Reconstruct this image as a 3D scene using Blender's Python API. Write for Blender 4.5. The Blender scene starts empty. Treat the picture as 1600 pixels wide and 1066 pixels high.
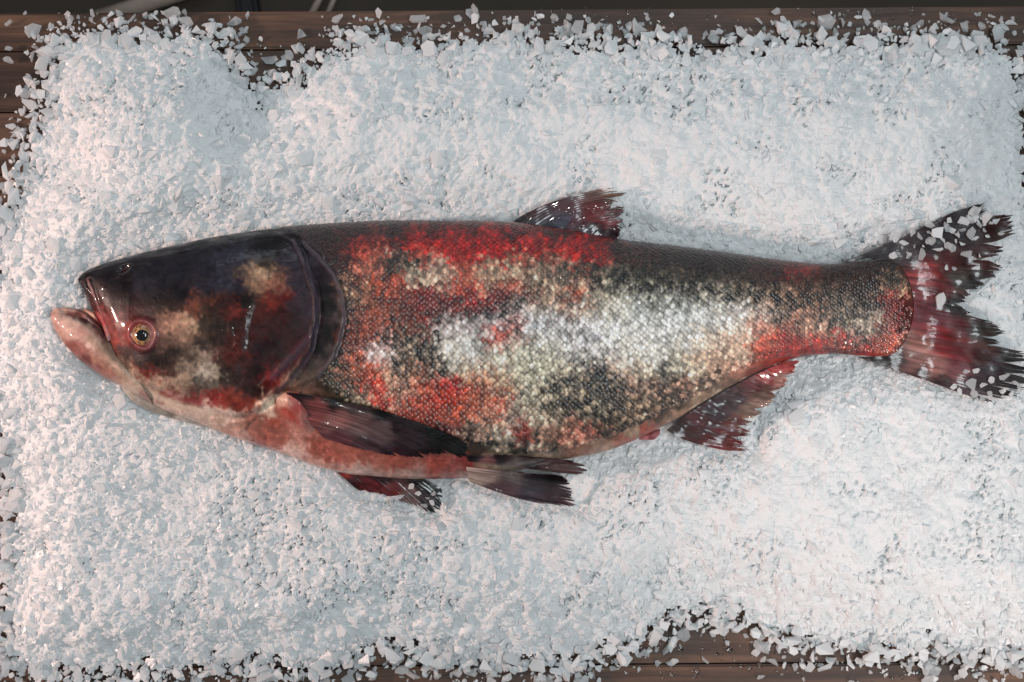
import bpy, bmesh, math
import numpy as np
from mathutils import Vector, Matrix, Euler

rng = np.random.default_rng(7)
scene = bpy.context.scene
C = scene.collection

# ------------------------------------------------------------------ camera
H = 1.40                                   # camera height above the table top
PX = H * 36.0 / 50.0 / 1600.0              # metres per photo pixel on the table top
cam_d = bpy.data.cameras.new('camera')
cam_d.lens = 50.0
cam_d.sensor_width = 36.0
cam_d.clip_end = 50.0
cam_d.dof.use_dof = True
cam_d.dof.focus_distance = H - 0.07
cam_d.dof.aperture_fstop = 7.1
cam = bpy.data.objects.new('camera', cam_d)
cam.location = (0, 0, H)
C.objects.link(cam)
scene.camera = cam

# ------------------------------------------------------------------ world and lamps
world = bpy.data.worlds.new('World')
scene.world = world
world.use_nodes = True
wbg = world.node_tree.nodes['Background']
wbg.inputs['Color'].default_value = (0.83, 0.92, 0.97, 1)
wbg.inputs['Strength'].default_value = 0.20


def area_lamp(name, loc, target, sx, sy, power, col):
    d = bpy.data.lights.new(name, 'AREA')
    d.shape = 'RECTANGLE'
    d.size, d.size_y = sx, sy
    d.energy = power
    d.color = col
    o = bpy.data.objects.new(name, d)
    o.location = loc
    o.rotation_euler = (Vector(target) - Vector(loc)).to_track_quat('-Z', 'Y').to_euler()
    C.objects.link(o)
    return o


def spot_lamp(name, loc, target, power, col, cone, blend, radius):
    d = bpy.data.lights.new(name, 'SPOT')
    d.energy = power
    d.color = col
    d.spot_size = math.radians(cone)
    d.spot_blend = blend
    d.shadow_soft_size = radius
    o = bpy.data.objects.new(name, d)
    o.location = loc
    o.rotation_euler = (Vector(target) - Vector(loc)).to_track_quat('-Z', 'Y').to_euler()
    C.objects.link(o)
    return o


area_lamp('overhead_daylight', (0.70, -0.08, 2.5), (0.12, -0.16, 0.05), 1.35, 0.6, 31.0, (0.88, 0.95, 0.98))
area_lamp('horizon_daylight', (0.1, 1.9, 0.85), (0.1, 0.1, 0.05), 2.6, 0.6, 7.0, (0.84, 0.93, 1.0))  # soft lamp added for the bright horizon's sheen along the fish's back
spot_lamp('warm_lamp_left', (-2.35, -0.05, 0.85), (-0.42, -0.04, 0.04), 215.0, (1.0, 0.67, 0.58), 30, 0.95, 0.045)
spot_lamp('warm_lamp_right', (1.25, -1.25, 1.15), (0.40, -0.20, 0.04), 80.0, (1.0, 0.82, 0.75), 22, 0.95, 0.08)

ld = bpy.data.lights.new('small_lamp', 'POINT')
ld.energy = 9.0
ld.color = (1.0, 0.96, 0.92)
ld.shadow_soft_size = 0.03
lo = bpy.data.objects.new('small_lamp', ld)
lo.location = (-0.25, 0.45, 1.9)
C.objects.link(lo)

scene.view_settings.view_transform = 'Standard'
scene.view_settings.look = 'None'
scene.view_settings.gamma = 1.0
scene.view_settings.exposure = -0.17
scene.cycles.max_bounces = 14
scene.cycles.diffuse_bounces = 14
scene.cycles.transmission_bounces = 12
scene.cycles.transparent_max_bounces = 12


# ------------------------------------------------------------------ helpers
def P(px, py, z):
    """world point at height z that the pixel (px, py) of the photograph looks at"""
    k = (H - z) / H * PX
    return np.stack([(np.asarray(px, float) - 800.0) * k, (533.0 - np.asarray(py, float)) * k,
                     np.asarray(z, float) + 0 * np.asarray(px, float)], -1)


def hash2(i, j, seed):
    h = (i.astype(np.int64) * 374761393 + j.astype(np.int64) * 668265263 + seed * 974634777) & 0xFFFFFFFF
    h = ((h ^ (h >> 13)) * 1274126177) & 0xFFFFFFFF
    h = h ^ (h >> 16)
    return (h & 0xFFFFFF) / float(0xFFFFFF)


def noise(x, y, seed=0):
    x = np.asarray(x, float); y = np.asarray(y, float)
    i = np.floor(x); j = np.floor(y)
    fx = x - i; fy = y - j
    fx = fx * fx * (3 - 2 * fx); fy = fy * fy * (3 - 2 * fy)
    a = hash2(i, j, seed); b = hash2(i + 1, j, seed)
    c = hash2(i, j + 1, seed); d = hash2(i + 1, j + 1, seed)
    return (a * (1 - fx) + b * fx) * (1 - fy) + (c * (1 - fx) + d * fx) * fy


def fbm(x, y, seed=0, o=3):
    v = 0; a = 0.5; t = 0
    for k in range(o):
        v = v + a * noise(x * 2 ** k, y * 2 ** k, seed + 31 * k)
        t += a; a *= 0.5
    return v / t


def sstep(a, b, x):
    t = np.clip((x - a) / (b - a), 0, 1)
    return t * t * (3 - 2 * t)


def seg_dist(x, y, pts, closed=False):
    """distance to a polyline and the side (cross product sign) of the nearest segment"""
    pts = [tuple(map(float, p)) for p in pts]
    if closed:
        pts = pts + [pts[0]]
    best = np.full(np.shape(x), 1e9); side = np.zeros(np.shape(x))
    for (x0, y0), (x1, y1) in zip(pts[:-1], pts[1:]):
        dx, dy = x1 - x0, y1 - y0
        L = dx * dx + dy * dy + 1e-9
        t = np.clip(((x - x0) * dx + (y - y0) * dy) / L, 0, 1)
        d = np.hypot(x - x0 - t * dx, y - y0 - t * dy)
        m = d < best
        best = np.where(m, d, best)
        side = np.where(m, np.sign(dx * (y - y0) - dy * (x - x0)), side)
    return best, side


def poly_sd(x, y, pts):
    """signed distance to a polygon, positive inside"""
    d, _ = seg_dist(x, y, pts, True)
    ins = np.zeros(np.shape(x), bool)
    n = len(pts)
    for k in range(n):
        x0, y0 = pts[k]; x1, y1 = pts[(k + 1) % n]
        if y0 == y1:
            continue
        c = ((y0 > y) != (y1 > y)) & (x < (x1 - x0) * (y - y0) / (y1 - y0) + x0)
        ins ^= c
    return np.where(ins, d, -d)


def spline(pts, n=None, ts=None):
    """Catmull-Rom through pts by chord length -> samples at ts in 0..1"""
    p = np.asarray(pts, float)
    L = np.r_[0, np.cumsum(np.maximum(np.linalg.norm(np.diff(p, axis=0), axis=1), 1e-6))]
    return spline_at(L / L[-1], p, np.linspace(0, 1, n) if ts is None else np.asarray(ts, float))


def spline_at(knots, p, t):
    knots = np.asarray(knots, float); p = np.asarray(p, float)
    if p.ndim == 1:
        p = p[:, None]
    m = np.zeros_like(p)
    h = np.diff(knots)
    d = np.diff(p, axis=0) / h[:, None]
    m[0] = d[0]; m[-1] = d[-1]
    if len(p) > 2:
        w = h[1:] / (h[1:] + h[:-1])
        m[1:-1] = d[:-1] * w[:, None] + d[1:] * (1 - w[:, None])
    k = np.clip(np.searchsorted(knots, t, side='right') - 1, 0, len(knots) - 2)
    s = ((t - knots[k]) / h[k])[:, None]; hh = h[k][:, None]
    return ((2 * s ** 3 - 3 * s ** 2 + 1) * p[k] + (s ** 3 - 2 * s ** 2 + s) * hh * m[k]
            + (-2 * s ** 3 + 3 * s ** 2) * p[k + 1] + (s ** 3 - s ** 2) * hh * m[k + 1])


def lin(c):
    c = np.asarray(c, float) / 255.0
    return np.where(c <= 0.04045, c / 12.92, ((c + 0.055) / 1.055) ** 2.4)


def mesh_np(name, verts, faces, mats, col=None, smooth=True, matidx=None):
    me = bpy.data.meshes.new(name)
    verts = np.asarray(verts, np.float32); faces = np.asarray(faces, np.int32)
    nf, k = faces.shape
    me.vertices.add(len(verts)); me.vertices.foreach_set('co', verts.ravel())
    me.loops.add(nf * k); me.loops.foreach_set('vertex_index', faces.ravel())
    me.polygons.add(nf)
    me.polygons.foreach_set('loop_start', np.arange(0, nf * k, k, dtype=np.int32))
    me.polygons.foreach_set('loop_total', np.full(nf, k, np.int32))
    me.polygons.foreach_set('use_smooth', np.full(nf, smooth, bool))
    for m in (mats if isinstance(mats, (list, tuple)) else [mats]):
        me.materials.append(m)
    if matidx is not None:
        me.polygons.foreach_set('material_index', np.asarray(matidx, np.int32))
    me.update(calc_edges=True)
    if col is not None:
        a = me.color_attributes.new('Col', 'FLOAT_COLOR', 'POINT')
        rgba = np.ones((len(verts), 4), np.float32); rgba[:, :3] = col
        a.data.foreach_set('color', rgba.ravel())
    me.validate()
    return me


def link(name, me, parent=None, **props):
    o = bpy.data.objects.new(name, me)
    C.objects.link(o)
    if parent is not None:
        o.parent = parent
    for k, v in props.items():
        o[k] = v
    return o


def grid_faces(nu, nv, wrap_v=False):
    i = np.arange(nu - 1)[:, None]; j = np.arange(nv if wrap_v else nv - 1)[None, :]
    j2 = (j + 1) % nv
    a = i * nv + j; b = i * nv + j2; c = (i + 1) * nv + j2; d = (i + 1) * nv + j
    return np.stack([a, b, c, d], -1).reshape(-1, 4)


# ------------------------------------------------------------------ materials
def new_mat(name):
    m = bpy.data.materials.new(name)
    m.use_nodes = True
    nt = m.node_tree
    return m, nt, nt.nodes['Principled BSDF']


def N(nt, typ, **kw):
    n = nt.nodes.new(typ)
    for k, v in kw.items():
        if hasattr(n, k):
            setattr(n, k, v)
        else:
            n.inputs[k.replace('_', ' ')].default_value = v
    return n


def obj_coords(nt, scale):
    tc = nt.nodes.new('ShaderNodeTexCoord')
    mp = nt.nodes.new('ShaderNodeMapping')
    mp.inputs['Scale'].default_value = scale
    nt.links.new(tc.outputs['Object'], mp.inputs['Vector'])
    return mp.outputs['Vector']


def skin_mat(name, rough, coat, bump_scale, bump_str, spec=0.5, vary=0.25, stretch=(1, 1, 1), rough2=None, coat_rough=.08, patchy=False):
    m, nt, b = new_mat(name)
    at = nt.nodes.new('ShaderNodeAttribute'); at.attribute_name = 'Col'
    vec = obj_coords(nt, stretch)
    nz = N(nt, 'ShaderNodeTexNoise', Scale=bump_scale, Detail=4.0, Roughness=0.6)
    nt.links.new(vec, nz.inputs['Vector'])
    mr = N(nt, 'ShaderNodeMapRange')
    mr.inputs[3].default_value = 1 - vary; mr.inputs[4].default_value = 1 + vary
    nt.links.new(nz.outputs['Fac'], mr.inputs[0])
    mx = nt.nodes.new('ShaderNodeVectorMath'); mx.operation = 'SCALE'
    nt.links.new(at.outputs['Color'], mx.inputs[0]); nt.links.new(mr.outputs[0], mx.inputs['Scale'])
    nt.links.new(mx.outputs['Vector'], b.inputs['Base Color'])
    nz2 = N(nt, 'ShaderNodeTexNoise', Scale=bump_scale * 0.35, Detail=3.0)
    nt.links.new(vec, nz2.inputs['Vector'])
    mr2 = N(nt, 'ShaderNodeMapRange')
    mr2.inputs[1].default_value = 0.35; mr2.inputs[2].default_value = 0.7
    mr2.inputs[3].default_value = rough; mr2.inputs[4].default_value = rough2 if rough2 else rough * 1.6
    nt.links.new(nz2.outputs['Fac'], mr2.inputs[0])
    nt.links.new(mr2.outputs[0], b.inputs['Roughness'])
    b.inputs['Specular IOR Level'].default_value = spec
    b.inputs['Coat Weight'].default_value = coat
    b.inputs['Coat Roughness'].default_value = coat_rough
    if patchy:
        nz3 = N(nt, 'ShaderNodeTexNoise', Scale=85.0, Detail=4.0, Roughness=0.65)
        nt.links.new(obj_coords(nt, (.6, 1.2, 1)), nz3.inputs['Vector'])
        mr3 = N(nt, 'ShaderNodeMapRange')
        mr3.inputs[1].default_value = .44; mr3.inputs[2].default_value = .58
        mr3.inputs[3].default_value = .05; mr3.inputs[4].default_value = coat
        nt.links.new(nz3.outputs['Fac'], mr3.inputs[0]); nt.links.new(mr3.outputs[0], b.inputs['Coat Weight'])
    bp = N(nt, 'ShaderNodeBump', Strength=bump_str, Distance=0.002)
    nt.links.new(nz.outputs['Fac'], bp.inputs['Height'])
    nt.links.new(bp.outputs['Normal'], b.inputs['Normal'])
    if not patchy:
        nt.links.new(bp.outputs['Normal'], b.inputs['Coat Normal'])
    return m


MAT_SKIN = skin_mat('fish_skin', 0.36, 0.65, 330, 0.16, 0.25, 0.34, coat_rough=.07, patchy=True)
MAT_SCALE = skin_mat('fish_scales', 0.30, 1.0, 620, 0.25, 0.30, 0.60, coat_rough=.06)
MAT_FIN = skin_mat('wet_fin', 0.26, 1.0, 120, 0.30, 0.28, 0.40, (0.40, 1.6, 1), 0.5, coat_rough=.07, patchy=True)


def plain_mat(name, col, rough=0.4, coat=0.0, bump=0.0, scale=300, metal=0.0):
    m, nt, b = new_mat(name)
    nz = N(nt, 'ShaderNodeTexNoise', Scale=scale, Detail=3.0)
    nt.links.new(obj_coords(nt, (1, 1, 1)), nz.inputs['Vector'])
    cr = nt.nodes.new('ShaderNodeValToRGB')
    c = np.array(col)
    cr.color_ramp.elements[0].color = (*np.clip(c * 0.75, 0, 1), 1)
    cr.color_ramp.elements[1].color = (*np.clip(c * 1.2, 0, 1), 1)
    nt.links.new(nz.outputs['Fac'], cr.inputs['Fac'])
    nt.links.new(cr.outputs['Color'], b.inputs['Base Color'])
    b.inputs['Roughness'].default_value = rough
    b.inputs['Coat Weight'].default_value = coat
    b.inputs['Coat Roughness'].default_value = 0.03
    b.inputs['Metallic'].default_value = metal
    if bump:
        bp = N(nt, 'ShaderNodeBump', Strength=bump, Distance=0.002)
        nt.links.new(nz.outputs['Fac'], bp.inputs['Height'])
        nt.links.new(bp.outputs['Normal'], b.inputs['Normal'])
    return m


def ice_mat(name, col, lucent, see, rough, bump=0.2, sss=0.0):
    """white, cloudy ice: subsurface scattering, partly see-through"""
    m, nt, b = new_mat(name)
    b.inputs['Base Color'].default_value = (*col, 1)
    b.inputs['Subsurface Weight'].default_value = sss
    b.inputs['Subsurface Radius'].default_value = (0.9, 1.0, 1.0)
    b.inputs['Subsurface Scale'].default_value = 0.010
    b.inputs['Roughness'].default_value = rough
    b.inputs['IOR'].default_value = 1.31
    b.inputs['Specular IOR Level'].default_value = 0.75
    vec = obj_coords(nt, (1, 1, 1))
    nz = N(nt, 'ShaderNodeTexNoise', Scale=420.0, Detail=3.0)
    nt.links.new(vec, nz.inputs['Vector'])
    bp = N(nt, 'ShaderNodeBump', Strength=bump, Distance=0.002)
    nt.links.new(nz.outputs['Fac'], bp.inputs['Height'])
    nt.links.new(bp.outputs['Normal'], b.inputs['Normal'])
    out = b.outputs['BSDF']
    for kind, fac, c in (('ShaderNodeBsdfTranslucent', lucent, col), ('ShaderNodeBsdfTransparent', see, (0.97, 0.985, 0.99))):
        if fac:
            tr = nt.nodes.new(kind)
            tr.inputs['Color'].default_value = (*c, 1)
            mx = nt.nodes.new('ShaderNodeMixShader')
            mx.inputs['Fac'].default_value = fac
            nt.links.new(out, mx.inputs[1]); nt.links.new(tr.outputs['BSDF'], mx.inputs[2])
            out = mx.outputs['Shader']
    nt.links.new(out, nt.nodes['Material Output'].inputs['Surface'])
    return m


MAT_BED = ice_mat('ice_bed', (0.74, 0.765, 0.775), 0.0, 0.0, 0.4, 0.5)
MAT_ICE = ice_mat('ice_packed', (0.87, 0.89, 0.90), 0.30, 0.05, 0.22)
MAT_FROST = ice_mat('ice_frosted', (0.87, 0.89, 0.90), 0.40, 0.26, 0.16)
MAT_CLEAR = ice_mat('ice_clear', (0.86, 0.88, 0.89), 0.42, 0.50, 0.08, 0.4)
ICE = [MAT_ICE, MAT_FROST, MAT_CLEAR, MAT_BED]


def wood_mat():
    m, nt, b = new_mat('dark_wet_wood')
    oi = nt.nodes.new('ShaderNodeObjectInfo')
    tc = nt.nodes.new('ShaderNodeTexCoord')
    ad = nt.nodes.new('ShaderNodeVectorMath'); ad.operation = 'ADD'
    sc = nt.nodes.new('ShaderNodeVectorMath'); sc.operation = 'SCALE'
    cb = nt.nodes.new('ShaderNodeCombineXYZ')
    for k in range(3):
        nt.links.new(oi.outputs['Random'], cb.inputs[k])
    nt.links.new(cb.outputs[0], sc.inputs[0]); sc.inputs['Scale'].default_value = 9.0
    nt.links.new(tc.outputs['Object'], ad.inputs[0]); nt.links.new(sc.outputs['Vector'], ad.inputs[1])
    mp = nt.nodes.new('ShaderNodeMapping'); mp.inputs['Scale'].default_value = (2.2, 46, 20)
    nt.links.new(ad.outputs['Vector'], mp.inputs['Vector'])
    nz = N(nt, 'ShaderNodeTexNoise', Scale=2.0, Detail=7.0, Roughness=0.62, Distortion=0.6)
    nt.links.new(mp.outputs['Vector'], nz.inputs['Vector'])
    mp2 = nt.nodes.new('ShaderNodeMapping'); mp2.inputs['Scale'].default_value = (7, 9, 8)
    nt.links.new(ad.outputs['Vector'], mp2.inputs['Vector'])
    st = N(nt, 'ShaderNodeTexNoise', Scale=1.6, Detail=3.0)
    nt.links.new(mp2.outputs['Vector'], st.inputs['Vector'])
    cr = nt.nodes.new('ShaderNodeValToRGB')
    e = cr.color_ramp.elements
    e[0].position = 0.30; e[0].color = (0.022, 0.012, 0.008, 1)
    e[1].position = 0.72; e[1].color = (0.150, 0.080, 0.048, 1)
    k = e.new(0.5); k.color = (0.064, 0.032, 0.020, 1)
    nt.links.new(nz.outputs['Fac'], cr.inputs['Fac'])
    cr2 = nt.nodes.new('ShaderNodeValToRGB')
    cr2.color_ramp.elements[0].position = 0.35; cr2.color_ramp.elements[0].color = (0.62, 0.58, 0.58, 1)
    cr2.color_ramp.elements[1].position = 0.65; cr2.color_ramp.elements[1].color = (1.35, 1.3, 1.25, 1)
    nt.links.new(st.outputs['Fac'], cr2.inputs['Fac'])
    mx = nt.nodes.new('ShaderNodeVectorMath'); mx.operation = 'MULTIPLY'
    nt.links.new(cr.outputs['Color'], mx.inputs[0]); nt.links.new(cr2.outputs['Color'], mx.inputs[1])
    nt.links.new(mx.outputs['Vector'], b.inputs['Base Color'])
    mr = N(nt, 'ShaderNodeMapRange'); mr.inputs[3].default_value = 0.38; mr.inputs[4].default_value = 0.7
    nt.links.new(st.outputs['Fac'], mr.inputs[0]); nt.links.new(mr.outputs[0], b.inputs['Roughness'])
    bp = N(nt, 'ShaderNodeBump', Strength=0.35, Distance=0.002)
    nt.links.new(nz.outputs['Fac'], bp.inputs['Height']); nt.links.new(bp.outputs['Normal'], b.inputs['Normal'])
    return m


MAT_WOOD = wood_mat()
MAT_FLOOR = plain_mat('dark_floor', (0.045, 0.032, 0.022), 0.7, 0, 0.3, 9)
MAT_ROD = plain_mat('pale_metal', (0.42, 0.33, 0.28), 0.35, 0, 0, 40)
MAT_BLACK = plain_mat('black_rubber', (0.008, 0.008, 0.010), 0.35, 0, 0, 40)
m, nt, b = new_mat('water')
b.inputs['Base Color'].default_value = (1, 1, 1, 1); b.inputs['Transmission Weight'].default_value = 1.0
b.inputs['Roughness'].default_value = 0.02; b.inputs['IOR'].default_value = 1.33
MAT_WATER = m

# ------------------------------------------------------------------ fish layout, photo pixels
# pairs of points of the back contour and the belly contour, snout to tail root
PAIRS = [(122, 435, 123, 441), (128, 428, 133, 461), (142, 420, 149, 492), (165, 411, 166, 520), (192, 403, 181, 572),
         (226, 394, 206, 608), (270, 384, 248, 636), (330, 371, 305, 659), (395, 361, 370, 685), (450, 354, 435, 706),
         (520, 349, 510, 733), (600, 345, 600, 746), (700, 345, 700, 748), (790, 347, 788, 740), (870, 357, 862, 722),
         (960, 373, 950, 704), (1060, 385, 1040, 664), (1150, 397, 1140, 604), (1230, 408, 1222, 565),
         (1300, 413, 1295, 553), (1355, 408, 1350, 556), (1390, 408, 1385, 556), (1402, 412, 1398, 552)]
PA = np.array(PAIRS, float)
MIDX = (PA[:, 0] + PA[:, 2]) / 2
SKN = np.r_[0, np.cumsum(np.linalg.norm(np.diff(np.c_[MIDX, (PA[:, 1] + PA[:, 3]) / 2], axis=0), axis=1))]
SLEN = SKN[-1]
#           along the body (mean x):   half thickness    height of the mid plane
HX = [120, 135, 160, 200, 260, 330, 450, 600, 750, 900, 1050, 1200, 1300, 1370, 1402]
HT = [.004, .011, .020, .031, .041, .049, .056, .060, .059, .055, .047, .034, .0205, .0090, .0022]
ZM = [.056, .056, .057, .058, .059, .060, .060, .060, .060, .058, .056, .053, .051, .050, .0505]

OPER_IN = [(440, 366), (458, 375), (483, 425), (497, 471), (494, 511), (490, 543), (464, 583), (431, 616), (405, 640), (372, 650), (330, 642), (285, 628), (235, 604)]
OPER_OUT = [(450, 362), (474, 378), (497, 400), (521, 428), (534, 460), (539, 498), (527, 550), (497, 590), (465, 604), (440, 610), (418, 632), (398, 652)]
PREOP = [(385, 436), (393, 455), (395, 478), (390, 504), (380, 550), (365, 598), (345, 613), (322, 619), (280, 614), (240, 600), (205, 578)]
OPER_IN_S = spline(OPER_IN, n=48).tolist(); OPER_OUT_S = spline(OPER_OUT, n=44).tolist(); PREOP_S = spline(PREOP, n=44).tolist()
BODY_POLY = [(p[0], p[1]) for p in PAIRS] + [(1424, 440), (1430, 480), (1426, 520)] + [(p[2], p[3]) for p in PAIRS[::-1]]

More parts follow.
